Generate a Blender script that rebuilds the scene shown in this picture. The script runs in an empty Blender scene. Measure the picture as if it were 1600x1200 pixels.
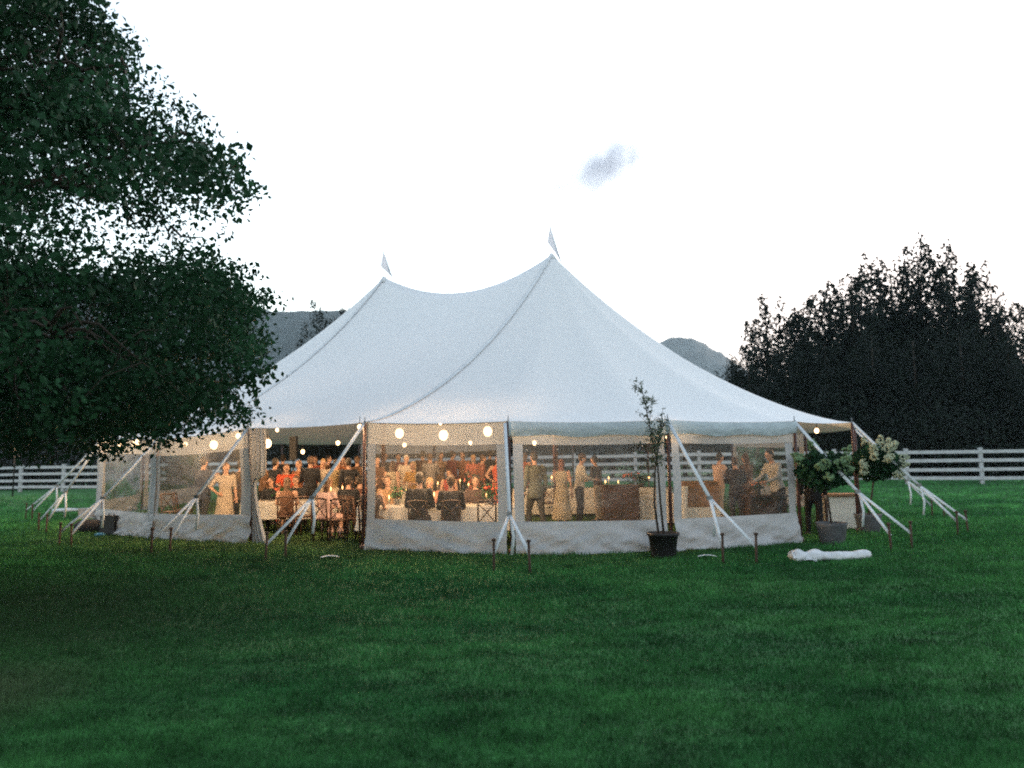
import bpy, bmesh, math, random
import numpy as np
from mathutils import Vector, Matrix, Quaternion, noise

R = math.radians
rng = random.Random(7)
nrg = np.random.default_rng(11)
S = bpy.context.scene
COL = S.collection

# ------------------------------------------------------------------ camera
EYE = Vector((0, 0, 1.6))
PITCH, ROLL, FPX = 0.1012, 0.0131, 1200.0          # focal length in pixels of a 1600 px wide frame
F = Vector((0, math.cos(PITCH), math.sin(PITCH)))
R0 = Vector((1, 0, 0)); U0 = R0.cross(F)
RX = R0 * math.cos(ROLL) - U0 * math.sin(ROLL)
UX = RX.cross(F)
cam_data = bpy.data.cameras.new('camera')
cam = bpy.data.objects.new('camera', cam_data)
COL.objects.link(cam)
M = Matrix((RX, UX, -F)).transposed().to_4x4()
M.translation = EYE
cam.matrix_world = M
cam_data.sensor_width = 36
cam_data.lens = 36 * FPX / 1600
cam_data.clip_start = 0.1
cam_data.clip_end = 9000
cam_data.dof.use_dof = True
cam_data.dof.focus_distance = 8.5
cam_data.dof.aperture_fstop = 1.25
S.camera = cam

# ------------------------------------------------------------------ sky, sun, exposure
HAZE = .00028           # per metre, thickness of the evening air
SUN_AZ = R(28)        # from the view direction (+Y) towards +X
SUN_EL = R(0.6)
w = bpy.data.worlds.new('World'); S.world = w; w.use_nodes = True
nt = w.node_tree; nt.nodes.clear()
wo = nt.nodes.new('ShaderNodeOutputWorld'); bg = nt.nodes.new('ShaderNodeBackground')
sky = nt.nodes.new('ShaderNodeTexSky'); sky.sky_type = 'NISHITA'; sky.sun_disc = False
sky.sun_elevation = SUN_EL; sky.sun_rotation = SUN_AZ
sky.air_density = 1.0; sky.dust_density = 1.0; sky.ozone_density = 1.0
hs = nt.nodes.new('ShaderNodeHueSaturation'); hs.inputs['Saturation'].default_value = 0.45
nt.links.new(sky.outputs[0], hs.inputs['Color'])
wb = nt.nodes.new('ShaderNodeMixRGB'); wb.blend_type = 'MULTIPLY'; wb.inputs[0].default_value = 1      # cool white balance of the film
wb.inputs[2].default_value = (.91, 1.0, 1.09, 1)
nt.links.new(hs.outputs[0], wb.inputs[1]); nt.links.new(wb.outputs[0], bg.inputs['Color'])
bg.inputs['Strength'].default_value = 0.15
nt.links.new(bg.outputs[0], wo.inputs['Surface'])
sl = bpy.data.lights.new('sun', 'SUN'); sl.energy = 0.12; sl.angle = R(25); sl.color = (1, .86, .74)
so = bpy.data.objects.new('sun', sl); COL.objects.link(so)
sd = Vector((math.sin(SUN_AZ) * math.cos(SUN_EL + .1), math.cos(SUN_AZ) * math.cos(SUN_EL + .1), math.sin(SUN_EL + .1)))
so.rotation_euler = sd.to_track_quat('Z', 'Y').to_euler()
S.view_settings.view_transform = 'Standard'; S.view_settings.look = 'None'
S.view_settings.gamma = 1; S.view_settings.use_curve_mapping = False
S.view_settings.exposure = 4.1
S.render.engine = 'CYCLES'
S.cycles.use_denoising = False
S.cycles.use_adaptive_sampling = False
S.cycles.max_bounces = 8; S.cycles.diffuse_bounces = 3; S.cycles.transparent_max_bounces = 24
S.cycles.sample_clamp_indirect = .16; S.cycles.sample_clamp_direct = .22
S.cycles.caustics_reflective = False; S.cycles.caustics_refractive = False
S.cycles.filter_width = 1.9

# ------------------------------------------------------------------ helpers
def tag(o, label=None, cat=None, group=None, kind=None):
    if label: o['label'] = label
    if cat: o['category'] = cat
    if group: o['group'] = group
    if kind: o['kind'] = kind
    return o

def empty(name, loc=(0, 0, 0), rz=0, label=None, cat=None, group=None):
    o = bpy.data.objects.new(name, None); COL.objects.link(o)
    o.location = loc; o.rotation_euler.z = rz; o.empty_display_size = .1
    return tag(o, label, cat, group)

class MB:
    def __init__(s): s.v = []; s.f = []
    def add(s, v, f):
        n = len(s.v); s.v += [tuple(x) for x in v]; s.f += [tuple(i + n for i in q) for q in f]; return s
    def box(s, c, d, rot=None, taper=1.0):
        v = []
        for z in (-.5, .5):
            t = taper if z > 0 else 1
            for x, y in ((-.5, -.5), (.5, -.5), (.5, .5), (-.5, .5)):
                p = Vector((x * d[0] * t, y * d[1] * t, z * d[2]))
                if rot: p = rot @ p
                v.append(p + Vector(c))
        return s.add(v, [(3, 2, 1, 0), (4, 5, 6, 7), (0, 1, 5, 4), (1, 2, 6, 5), (2, 3, 7, 6), (3, 0, 4, 7)])
    def tube(s, pts, rad, n=8, cap=True, dome=False):
        pts = [Vector(p) for p in pts]
        if not hasattr(rad, '__len__'): rad = [rad] * len(pts)
        rad = list(rad)
        if dome:
            a = (pts[0] - pts[1]).normalized(); b = (pts[-1] - pts[-2]).normalized()
            r0, r1 = rad[0], rad[-1]
            pts = [pts[0] + a * r0 * .95, pts[0] + a * r0 * .6] + pts + [pts[-1] + b * r1 * .6, pts[-1] + b * r1 * .95]
            rad = [r0 * .3, r0 * .8] + rad + [r1 * .8, r1 * .3]
        v = []; f = []
        t0 = (pts[1] - pts[0]).normalized()
        ref = Vector((0, 0, 1)) if abs(t0.z) < .9 else Vector((1, 0, 0))
        for i, p in enumerate(pts):
            t = (pts[min(i + 1, len(pts) - 1)] - pts[max(i - 1, 0)]).normalized()
            a = t.cross(ref)
            if a.length < 1e-4: a = t.cross(Vector((0, 1, 0)))
            a.normalize(); b = t.cross(a)
            for k in range(n):
                q = 2 * math.pi * k / n
                v.append(p + (a * math.cos(q) + b * math.sin(q)) * rad[i])
        m = len(pts)
        for i in range(m - 1):
            for k in range(n):
                f.append((i * n + k, i * n + (k + 1) % n, (i + 1) * n + (k + 1) % n, (i + 1) * n + k))
        if cap: f += [tuple(range(n - 1, -1, -1)), tuple((m - 1) * n + k for k in range(n))]
        return s.add(v, f)
    def loft(s, rings, n=14, cap=True):      # rings: (cx, cy, cz, rx, ry)
        v = []; f = []
        for cx, cy, cz, rx, ry in rings:
            for k in range(n):
                q = 2 * math.pi * k / n
                v.append((cx + rx * math.cos(q), cy + ry * math.sin(q), cz))
        m = len(rings)
        for i in range(m - 1):
            for k in range(n):
                f.append((i * n + k, i * n + (k + 1) % n, (i + 1) * n + (k + 1) % n, (i + 1) * n + k))
        if cap: f += [tuple(range(n - 1, -1, -1)), tuple((m - 1) * n + k for k in range(n))]
        return s.add(v, f)
    def ball(s, c, r, n=10, m=7):
        if not hasattr(r, '__len__'): r = (r, r, r)
        v = [(c[0], c[1], c[2] - r[2])]; f = []
        for i in range(1, m):
            a = math.pi * i / m
            for k in range(n):
                q = 2 * math.pi * k / n
                v.append((c[0] + r[0] * math.sin(a) * math.cos(q), c[1] + r[1] * math.sin(a) * math.sin(q), c[2] - r[2] * math.cos(a)))
        v.append((c[0], c[1], c[2] + r[2])); L = len(v) - 1
        for k in range(n): f.append((0, 1 + (k + 1) % n, 1 + k))
        for i in range(m - 2):
            for k in range(n):
                a = 1 + i * n
                f.append((a + k, a + (k + 1) % n, a + n + (k + 1) % n, a + n + k))
        a = 1 + (m - 2) * n
        for k in range(n): f.append((a + k, a + (k + 1) % n, L))
        return s.add(v, f)
    def strip(s, pts, wid, thick, side):     # flat webbing band along pts
        v = []; f = []
        pts = [Vector(p) for p in pts]
        for i, p in enumerate(pts):
            t = (pts[min(i + 1, len(pts) - 1)] - pts[max(i - 1, 0)]).normalized()
            a = (Vector(side) - t * t.dot(Vector(side))).normalized(); b = t.cross(a)
            for x, y in ((-1, -1), (1, -1), (1, 1), (-1, 1)):
                v.append(p + a * x * wid / 2 + b * y * thick / 2)
        for i in range(len(pts) - 1):
            for k in range(4):
                f.append((i * 4 + k, i * 4 + (k + 1) % 4, i * 4 + 4 + (k + 1) % 4, i * 4 + 4 + k))
        L = 4 * (len(pts) - 1)
        f += [(3, 2, 1, 0), (L, L + 1, L + 2, L + 3)]
        return s.add(v, f)
    def xf(s, m):
        s.v = [tuple(m @ Vector(p)) for p in s.v]; return s
    def mesh(s, name, mat=None, smooth=True):
        me = bpy.data.meshes.new(name); me.from_pydata(s.v, [], s.f); me.update()
        if mat: me.materials.append(mat)
        if smooth: me.polygons.foreach_set('use_smooth', [True] * len(me.polygons))
        return me
    def build(s, name, mat, parent=None, smooth=True):
        return link(name, s.mesh(name, mat, smooth), parent)

def link(name, me, parent=None):
    o = bpy.data.objects.new(name, me); COL.objects.link(o)
    if parent is not None: o.parent = parent
    return o

def fast_mesh(name, verts, faces, mat, smooth=False, attr=None):     # numpy arrays, all faces of one size
    me = bpy.data.meshes.new(name)
    k = faces.shape[1]
    me.vertices.add(len(verts)); me.vertices.foreach_set('co', verts.astype(np.float32).ravel())
    me.loops.add(faces.size); me.loops.foreach_set('vertex_index', faces.astype(np.int32).ravel())
    me.polygons.add(len(faces)); me.polygons.foreach_set('loop_start', np.arange(0, faces.size, k, dtype=np.int32))
    if smooth: me.polygons.foreach_set('use_smooth', np.ones(len(faces), bool))
    me.update(calc_edges=True)
    if attr is not None:
        a = me.attributes.new('tone', 'FLOAT', 'POINT'); a.data.foreach_set('value', attr.astype(np.float32))
    if mat: me.materials.append(mat)
    return me

# ------------------------------------------------------------------ materials
MATS = {}
def mat(name, col, rough=.7, var=.12, scale=6, bump=0, bscale=30, metal=0, trans=0, spec=.3, emit=None, estr=0, tone=0, coat=0):
    if name in MATS: return MATS[name]
    m = bpy.data.materials.new(name); m.use_nodes = True; t = m.node_tree; t.nodes.clear()
    N = lambda k: t.nodes.new('ShaderNode' + k); L = t.links.new
    out = N('OutputMaterial'); p = N('BsdfPrincipled')
    tc = N('TexCoord'); nz = N('TexNoise'); nz.inputs['Scale'].default_value = scale; nz.inputs['Detail'].default_value = 5
    L(tc.outputs['Object'], nz.inputs['Vector'])
    ramp = N('MapRange'); ramp.inputs['From Min'].default_value = .3; ramp.inputs['From Max'].default_value = .7
    ramp.inputs['To Min'].default_value = 1 - var; ramp.inputs['To Max'].default_value = 1 + var
    L(nz.outputs[0], ramp.inputs['Value'])
    mul = N('VectorMath'); mul.operation = 'SCALE'; mul.inputs[0].default_value = col[:3]
    if tone:
        at = N('Attribute'); at.attribute_name = 'tone'
        mm = N('Math'); mm.operation = 'MULTIPLY'; L(ramp.outputs[0], mm.inputs[0]); L(at.outputs['Fac'], mm.inputs[1])
        L(mm.outputs[0], mul.inputs['Scale'])
    else: L(ramp.outputs[0], mul.inputs['Scale'])
    L(mul.outputs[0], p.inputs['Base Color'])
    p.inputs['Roughness'].default_value = rough; p.inputs['Metallic'].default_value = metal
    p.inputs['Specular IOR Level'].default_value = spec
    if emit: p.inputs['Emission Color'].default_value = (*emit, 1); p.inputs['Emission Strength'].default_value = estr
    if bump:
        b = N('Bump'); b.inputs['Strength'].default_value = bump; b.inputs['Distance'].default_value = .02
        n2 = N('TexNoise'); n2.inputs['Scale'].default_value = bscale; n2.inputs['Detail'].default_value = 4
        L(tc.outputs['Object'], n2.inputs['Vector']); L(n2.outputs[0], b.inputs['Height']); L(b.outputs[0], p.inputs['Normal'])
    sh = p.outputs[0]
    if trans:
        tr = N('BsdfTranslucent'); L(mul.outputs[0], tr.inputs['Color'])
        mx = N('MixShader'); mx.inputs[0].default_value = trans; L(p.outputs[0], mx.inputs[1]); L(tr.outputs[0], mx.inputs[2]); sh = mx.outputs[0]
    L(sh, out.inputs['Surface'])
    m.use_backface_culling = False
    MATS[name] = m; return m

def sheer(m, k):                 # thin translucent sheeting that lets a lamp behind it show
    t = m.node_tree; out = [n for n in t.nodes if n.type == 'OUTPUT_MATERIAL'][0]; src = out.inputs['Surface'].links[0].from_socket
    tr = t.nodes.new('ShaderNodeBsdfTransparent'); mx = t.nodes.new('ShaderNodeMixShader'); mx.inputs[0].default_value = k
    t.links.new(src, mx.inputs[1]); t.links.new(tr.outputs[0], mx.inputs[2]); t.links.new(mx.outputs[0], out.inputs['Surface'])

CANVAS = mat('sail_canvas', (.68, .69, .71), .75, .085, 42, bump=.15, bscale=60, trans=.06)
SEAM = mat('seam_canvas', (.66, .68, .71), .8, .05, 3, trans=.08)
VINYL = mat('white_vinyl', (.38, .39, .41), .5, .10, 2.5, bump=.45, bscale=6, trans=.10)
BAND = mat('top_band_vinyl', (.52, .53, .54), .5, .06, 3, bump=.3, bscale=8, trans=.30)
sheer(BAND, .30)
POLEWOOD = mat('varnished_pole', (.055, .024, .020), .4, .25, 9)
WEB = mat('white_webbing', (.54, .58, .62), .7, .08, 20)
STAKE = mat('rusty_stake', (.05, .03, .022), .8, .3, 25)
BLACKP = mat('black_plastic', (.012, .012, .013), .5, .2, 10)
FENCE = mat('white_fence_paint', (.37, .40, .43), .6, .14, 5)
CLOTH = mat('table_linen', (.72, .68, .62), .8, .06, 4, trans=.1)
DARKWOOD = mat('dark_wood', (.05, .026, .017), .5, .3, 8)
MIDWOOD = mat('oak_wood', (.26, .14, .07), .55, .25, 7)
BARK = mat('bark', (.045, .036, .028), .9, .3, 12, bump=.5)
STEEL = mat('grey_metal', (.18, .19, .2), .45, .1, 10, metal=.6)
ZINC = mat('grey_planter', (.075, .08, .088), .7, .25, 7, bump=.3, bscale=14)
BULB = mat('bulb_glow', (1, .8, .5), .5, 0, 1, emit=(1.0, .63, .33), estr=42)
FLAME = mat('candle_flame', (1, .7, .3), .5, 0, 1, emit=(1.0, .50, .18), estr=16)
WAX = mat('candle_wax', (.75, .70, .6), .5, .03, 10)

def clear_vinyl():
    m = bpy.data.materials.new('clear_vinyl'); m.use_nodes = True; t = m.node_tree; t.nodes.clear()
    N = lambda k: t.nodes.new('ShaderNode' + k); L = t.links.new
    out = N('OutputMaterial'); tr = N('BsdfTransparent'); tr.inputs[0].default_value = (.93, .92, .90, 1)
    gl = N('BsdfGlossy'); gl.inputs['Roughness'].default_value = .08
    df = N('BsdfDiffuse'); df.inputs[0].default_value = (.7, .72, .75, 1)
    tl = N('BsdfTranslucent'); tl.inputs[0].default_value = (.7, .7, .7, 1)
    fr = N('Fresnel'); fr.inputs[0].default_value = 1.35
    tc = N('TexCoord'); nz = N('TexNoise'); nz.inputs['Scale'].default_value = 3.0; nz.inputs['Detail'].default_value = 3
    L(tc.outputs['Object'], nz.inputs['Vector'])
    b = N('Bump'); b.inputs['Strength'].default_value = .25; b.inputs['Distance'].default_value = .05
    L(nz.outputs[0], b.inputs['Height']); L(b.outputs[0], gl.inputs['Normal'])
    m0 = N('MixShader'); L(df.outputs[0], m0.inputs[1]); L(tl.outputs[0], m0.inputs[2]); m0.inputs[0].default_value = .5
    vo = N('TexVoronoi'); vo.inputs['Scale'].default_value = 7; L(tc.outputs['Object'], vo.inputs['Vector'])
    lt = N('Math'); lt.operation = 'LESS_THAN'; lt.inputs[1].default_value = .075; L(vo.outputs['Distance'], lt.inputs[0])
    haze = N('MapRange'); haze.inputs['To Min'].default_value = .012; haze.inputs['To Max'].default_value = .06; L(nz.outputs[0], haze.inputs['Value'])
    ad = N('Math'); ad.operation = 'MULTIPLY_ADD'; L(lt.outputs[0], ad.inputs[0]); ad.inputs[1].default_value = .5; L(haze.outputs[0], ad.inputs[2])
    m1 = N('MixShader'); L(ad.outputs[0], m1.inputs[0]); L(tr.outputs[0], m1.inputs[1]); L(m0.outputs[0], m1.inputs[2])
    m2 = N('MixShader'); L(fr.outputs[0], m2.inputs[0]); L(m1.outputs[0], m2.inputs[1]); L(gl.outputs[0], m2.inputs[2])
    L(m2.outputs[0], out.inputs['Surface'])
    return m
CLEAR = clear_vinyl()

# ------------------------------------------------------------------ ground
def sstep(a, b, x):
    t = np.clip((x - a) / (b - a), 0, 1); return t * t * (3 - 2 * t)
def G(x, y):
    return float(sstep(19, 33, y) * np.clip(.53 + .0055 * x, .25, .75) + .02 * math.sin(x * .45 + 1) * math.sin(y * .38) )
def Gnp(x, y):
    return sstep(19, 33, y) * np.clip(.53 + .0055 * x, .25, .75) + .02 * np.sin(x * .45 + 1) * np.sin(y * .38)

def ray(px, py):
    return (F * FPX + RX * (px - 800) + UX * (600 - py)).normalized()
def at_depth(px, py, y):                  # point on the sight line with world depth y
    d = ray(px, py); return EYE + d * (y / d.y)
def on_ground(px, py):
    d = ray(px, py); t = 2.0
    for _ in range(4000):
        p = EYE + d * t
        if p.z <= G(p.x, p.y): break
        t += .02
    p.z = G(p.x, p.y); return p
def column(px, y):                        # ground point in picture column px at depth y
    z = .3
    for _ in range(6):
        p = at_depth(px, 720, y)
        # follow the column: the tilt of the camera shifts x a little with height
        d0, d1 = at_depth(px, 600, y), at_depth(px, 900, y)
        k = (z - d0.z) / (d1.z - d0.z); x = d0.x + (d1.x - d0.x) * k
        z = G(x, y)
    return Vector((x, y, z))

def lawn_mat():
    m = bpy.data.materials.new('lawn'); m.use_nodes = True; t = m.node_tree; t.nodes.clear()
    N = lambda k: t.nodes.new('ShaderNode' + k); L = t.links.new
    out = N('OutputMaterial'); p = N('BsdfPrincipled'); p.inputs['Roughness'].default_value = .9; p.inputs['Specular IOR Level'].default_value = .15
    geo = N('NewGeometry')
    def nz(scale, det, st=(1, 1, 1)):
        mp = N('Mapping'); mp.inputs['Scale'].default_value = st; L(geo.outputs['Position'], mp.inputs['Vector'])
        n = N('TexNoise'); n.inputs['Scale'].default_value = scale; n.inputs['Detail'].default_value = det; L(mp.outputs[0], n.inputs['Vector']); return n
    big = nz(.35, 4, (1, 1.6, 1)); mid = nz(2.4, 5, (.8, 1.5, 1)); fine = nz(22, 4); dry = nz(.22, 3)
    r1 = N('ValToRGB'); r1.color_ramp.elements[0].position = .38; r1.color_ramp.elements[1].position = .62
    r1.color_ramp.elements[0].color = (.019, .082, .027, 1); r1.color_ramp.elements[1].color = (.038, .135, .042, 1)
    L(big.outputs[0], r1.inputs[0])
    r2 = N('ValToRGB'); r2.color_ramp.elements[0].position = .3; r2.color_ramp.elements[1].position = .7
    r2.color_ramp.elements[0].color = (.5, .52, .5, 1); r2.color_ramp.elements[1].color = (1.45, 1.42, 1.4, 1); L(mid.outputs[0], r2.inputs[0])
    r3 = N('ValToRGB'); r3.color_ramp.elements[0].position = .25; r3.color_ramp.elements[1].position = .75
    r3.color_ramp.elements[0].color = (.55, .55, .55, 1); r3.color_ramp.elements[1].color = (1.5, 1.5, 1.4, 1); L(fine.outputs[0], r3.inputs[0])
    m1 = N('MixRGB'); m1.blend_type = 'MULTIPLY'; m1.inputs[0].default_value = 1; L(r1.outputs[0], m1.inputs[1]); L(r2.outputs[0], m1.inputs[2])
    m2 = N('MixRGB'); m2.blend_type = 'MULTIPLY'; m2.inputs[0].default_value = 1; L(m1.outputs[0], m2.inputs[1]); L(r3.outputs[0], m2.inputs[2])
    # tree shade painted into thin turf; worn, dry patches at the near edge and in the trampled ring round the tent
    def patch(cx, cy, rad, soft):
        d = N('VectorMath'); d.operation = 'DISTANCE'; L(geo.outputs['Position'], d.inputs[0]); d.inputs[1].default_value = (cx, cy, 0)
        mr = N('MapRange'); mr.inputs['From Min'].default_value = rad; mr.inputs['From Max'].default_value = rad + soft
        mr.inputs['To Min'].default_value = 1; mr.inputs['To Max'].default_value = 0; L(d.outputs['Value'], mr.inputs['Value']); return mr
    tree_shade = patch(-5.6, 8.6, 1.2, 3.6); a = patch(-4.1, 5.5, .1, 1.1); b = patch(-1.6, 22.8, 8.4, 3.2)  # first patch: shade under the big tree, painted as darker, thin olive-brown turf
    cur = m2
    for q, c, k in ((tree_shade, (.024, .048, .019, 1), .7), (a, (.09, .075, .055, 1), .6), (b, (.052, .056, .026, 1), .6)):
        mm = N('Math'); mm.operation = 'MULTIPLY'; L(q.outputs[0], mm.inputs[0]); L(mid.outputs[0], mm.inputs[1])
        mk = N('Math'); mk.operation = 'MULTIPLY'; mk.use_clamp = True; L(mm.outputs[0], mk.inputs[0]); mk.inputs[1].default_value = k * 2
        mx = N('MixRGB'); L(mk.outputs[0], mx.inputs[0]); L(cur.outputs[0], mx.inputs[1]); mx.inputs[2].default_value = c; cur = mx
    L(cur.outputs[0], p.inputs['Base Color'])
    bp = N('Bump'); bp.inputs['Strength'].default_value = .8; bp.inputs['Distance'].default_value = .04; L(fine.outputs[0], bp.inputs['Height']); L(bp.outputs[0], p.inputs['Normal'])
    L(p.outputs[0], out.inputs['Surface'])
    return m
LAWN = lawn_mat()

def build_ground():
    xs = np.unique(np.concatenate([np.linspace(-60, 60, 121), -60 * 1.25 ** np.arange(1, 20), 60 * 1.25 ** np.arange(1, 20)]))
    ys = np.unique(np.concatenate([np.linspace(-30, 60, 91), 60 * 1.25 ** np.arange(1, 20), -30 * 1.4 ** np.arange(1, 11)]))
    X, Y = np.meshgrid(xs, ys); Z = Gnp(X, Y)
    v = np.stack([X.ravel(), Y.ravel(), Z.ravel()], 1)
    nx, ny = len(xs), len(ys)
    i = np.arange(nx - 1)[None, :] + (np.arange(ny - 1) * nx)[:, None]
    f = np.stack([i, i + 1, i + 1 + nx, i + nx], -1).reshape(-1, 4)
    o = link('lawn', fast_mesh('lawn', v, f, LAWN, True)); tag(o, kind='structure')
    # pale gravel lane running past beyond the fence
    m = MB(); mm = mat('pale_gravel', (.20, .21, .215), .95, .2, 1.5)
    pts = [(-60, 58), (-30, 52), (0, 46), (18, 41.5), (30, 39.5), (60, 36)]
    v = []; f = []
    for x, y in pts:
        for s in (-1.6, 1.6): v.append((x, y + s, G(x, y + s) + .03))
    for k in range(len(pts) - 1): f.append((2 * k, 2 * k + 2, 2 * k + 3, 2 * k + 1))
    tag(m.add(v, f).build('lane', mm), kind='structure')
build_ground()

def build_grass(n=640000):
    # blades thin out with distance; wide margin at both sides for a step aside
    u = nrg.random(n); d = 3.4 * (36 / 3.4) ** u                      # equal numbers per ratio of distance
    keep = nrg.random(n) > sstep(22, 36, d); d = d[keep]; n = len(d)
    a = (nrg.random(n) - .5) * 1.75
    x = d * a; y = d
    clump = np.sin(x * 3.1 + np.sin(y * 2.3) * 1.5) * np.sin(y * 3.7 + np.sin(x * 1.9))
    h = (.028 + .022 * nrg.random(n)) * (1 + .25 * clump) * np.clip(d / 7, 1, 2)
    wd = .0022 * np.clip(d / 4, 1, 6) * (.7 + .6 * nrg.random(n))
    th = nrg.random(n) * 2 * np.pi; ln = nrg.random(n) * .9 * h
    lean = nrg.random(n) * 2 * np.pi
    z = Gnp(x, y) - .004
    bx, by = np.cos(th) * wd, np.sin(th) * wd
    v = np.zeros((n, 3, 3))
    v[:, 0] = np.stack([x - bx, y - by, z], 1); v[:, 1] = np.stack([x + bx, y + by, z], 1)
    v[:, 2] = np.stack([x + np.cos(lean) * ln, y + np.sin(lean) * ln, z + h], 1)
    f = np.arange(3 * n).reshape(n, 3)
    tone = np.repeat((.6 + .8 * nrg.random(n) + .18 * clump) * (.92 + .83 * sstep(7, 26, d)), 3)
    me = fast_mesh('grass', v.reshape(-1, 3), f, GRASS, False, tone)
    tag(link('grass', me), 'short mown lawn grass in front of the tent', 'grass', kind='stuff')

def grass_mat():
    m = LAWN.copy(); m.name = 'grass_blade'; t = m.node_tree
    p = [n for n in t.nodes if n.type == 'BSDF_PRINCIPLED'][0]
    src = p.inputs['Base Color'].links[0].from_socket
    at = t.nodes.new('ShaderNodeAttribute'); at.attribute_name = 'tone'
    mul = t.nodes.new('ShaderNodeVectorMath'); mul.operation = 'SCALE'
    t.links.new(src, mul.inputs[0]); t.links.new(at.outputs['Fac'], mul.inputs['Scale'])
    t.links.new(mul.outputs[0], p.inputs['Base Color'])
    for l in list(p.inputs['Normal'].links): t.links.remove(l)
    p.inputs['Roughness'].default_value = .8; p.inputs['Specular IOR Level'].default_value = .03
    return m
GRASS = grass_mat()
build_grass()

# ------------------------------------------------------------------ hills
def build_hill(name, prof, dist, depth, m):
    # prof: skyline as (picture column, row); a ridge with a slope in front and behind it
    cols = np.arange(prof[0][0], prof[-1][0] + 1, 6.0)
    row = np.interp(cols, [p[0] for p in prof], [p[1] for p in prof])
    V = []
    ts = np.linspace(-1, 1, 25)
    for i, (c, r) in enumerate(zip(cols, row)):
        top = at_depth(c, r, dist)
        for t in ts:
            y = dist + t * depth
            x = top.x * (y / dist) ** .9
            hgt = (top.z - .5) * (1 - abs(t) ** 1.3)
            nzv = noise.fractal(Vector((x * .012, y * .012, 3.3)), 1.0, 2.2, 6) * top.z * .06
            fine = noise.noise(Vector((x * .11, y * .11, 1))) * 3.0 * dist / 1500
            V.append((x, y, .4 + max(-2, hgt + (nzv if abs(t) > .01 else 0) * (1 - t * t) + fine * (1 - t * t))))
    n = len(ts); m_ = len(cols)
    i = np.arange(n - 1)[None, :] + (np.arange(m_ - 1) * n)[:, None]
    f = np.stack([i, i + 1, i + 1 + n, i + n], -1).reshape(-1, 4)
    o = link(name, fast_mesh(name, np.array(V), f, m, True)); tag(o, kind='structure')
HILLM = mat('wooded_slope', (.040, .056, .058), .95, .35, .02)
build_hill('hill', [(-900, 500), (-500, 440), (-200, 425), (60, 425), (300, 452), (430, 487), (500, 485), (560, 490), (660, 520), (800, 560), (960, 620)], 650, 260, HILLM)
build_hill('mountain', [(600, 640), (800, 590), (960, 556), (1030, 537), (1052, 529), (1080, 528), (1100, 535), (1112, 545), (1130, 552), (1155, 574), (1200, 596), (1300, 625), (1500, 640), (1900, 610), (2300, 620)], 1500, 560, HILLM)

# ------------------------------------------------------------------ fence
def build_fence():
    A = column(1535, 29.6); B = column(20, 40.0)
    d = (B - A); d.z = 0; L = d.length; d.normalize()
    root = empty('ranch_fence', A, 0, 'long white four rail ranch fence crossing the lawn behind the tent', 'fence')
    step = 2.62
    pm = MB().box((0, 0, .66), (.13, .13, 1.36)).box((0, 0, 1.365), (.15, .15, .05)).mesh('post', FENCE, False)
    ang = math.atan2(d.y, d.x)
    rmesh = [MB().box((step / 2, 0, 0), (step - .012, .04, .125 + .006 * k)).mesh('rail', FENCE, False) for k in range(2)]
    ks = range(-9, int(L / step) + 7)
    P = {}
    for k in list(ks) + [ks[-1] + 1]:
        p = A + d * step * k; p.z = G(p.x, p.y); P[k] = p
    for k in ks:
        o = link('post', pm, root); o.location = P[k] - A; o.rotation_euler.z = ang + rng.uniform(-.02, .02)
        o.rotation_euler.x = rng.uniform(-.012, .012)
        q = P[k + 1] - P[k]
        for j, z in enumerate((.24, .56, .90, 1.24)):
            o = link('rail', rmesh[rng.random() < .5], root)
            o.location = P[k] - A + Vector((0, 0, z + rng.uniform(-.012, .012))) + Vector((d.y, -d.x, 0)) * -.09
            o.rotation_euler = (0, -math.atan2(q.z, q.xy.length) + rng.uniform(-.004, .004), ang)
    return A, d, L
FA, FD, FL = build_fence()

# ------------------------------------------------------------------ leaves and trees
def leaf_mesh(name, P, size, m, updir=None, sig=.6, asp=.55, tone=None):
    """diamond leaves (two triangles folded on the midrib) at points P"""
    n = len(P)
    ax = nrg.normal(size=(n, 3)); 
    if updir is not None: ax = ax * sig + np.asarray(updir)
    ax /= np.linalg.norm(ax, axis=1)[:, None]
    r = nrg.normal(size=(n, 3)); sd = np.cross(ax, r); sd /= np.linalg.norm(sd, axis=1)[:, None]
    nn = np.cross(ax, sd)
    s = (size * (.6 + .8 * nrg.random(n)))[:, None]
    v = np.zeros((n, 4, 3))
    v[:, 0] = P - ax * s * .5; v[:, 1] = P + sd * s * asp * .5 + nn * s * .12; v[:, 2] = P + ax * s * .5; v[:, 3] = P - sd * s * asp * .5 + nn * s * .12
    k = np.arange(n)[:, None] * 4
    f = np.concatenate([k + np.array([[0, 1, 2]]), k + np.array([[0, 2, 3]])], 0)
    t = np.repeat((.65 + .7 * nrg.random(n)) if tone is None else tone, 4)
    return fast_mesh(name, v.reshape(-1, 3), f, m, False, t)

def leafmat(name, col, trans=.25):
    return mat(name, col, .55, .3, .8, trans=trans, tone=1, spec=.06)
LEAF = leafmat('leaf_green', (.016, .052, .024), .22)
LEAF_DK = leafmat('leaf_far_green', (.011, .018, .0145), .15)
LEAF_SH = leafmat('shrub_leaf', (.016, .052, .024), .22)
LEAF_OLIVE = leafmat('olive_leaf', (.085, .115, .075), .15)

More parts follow.
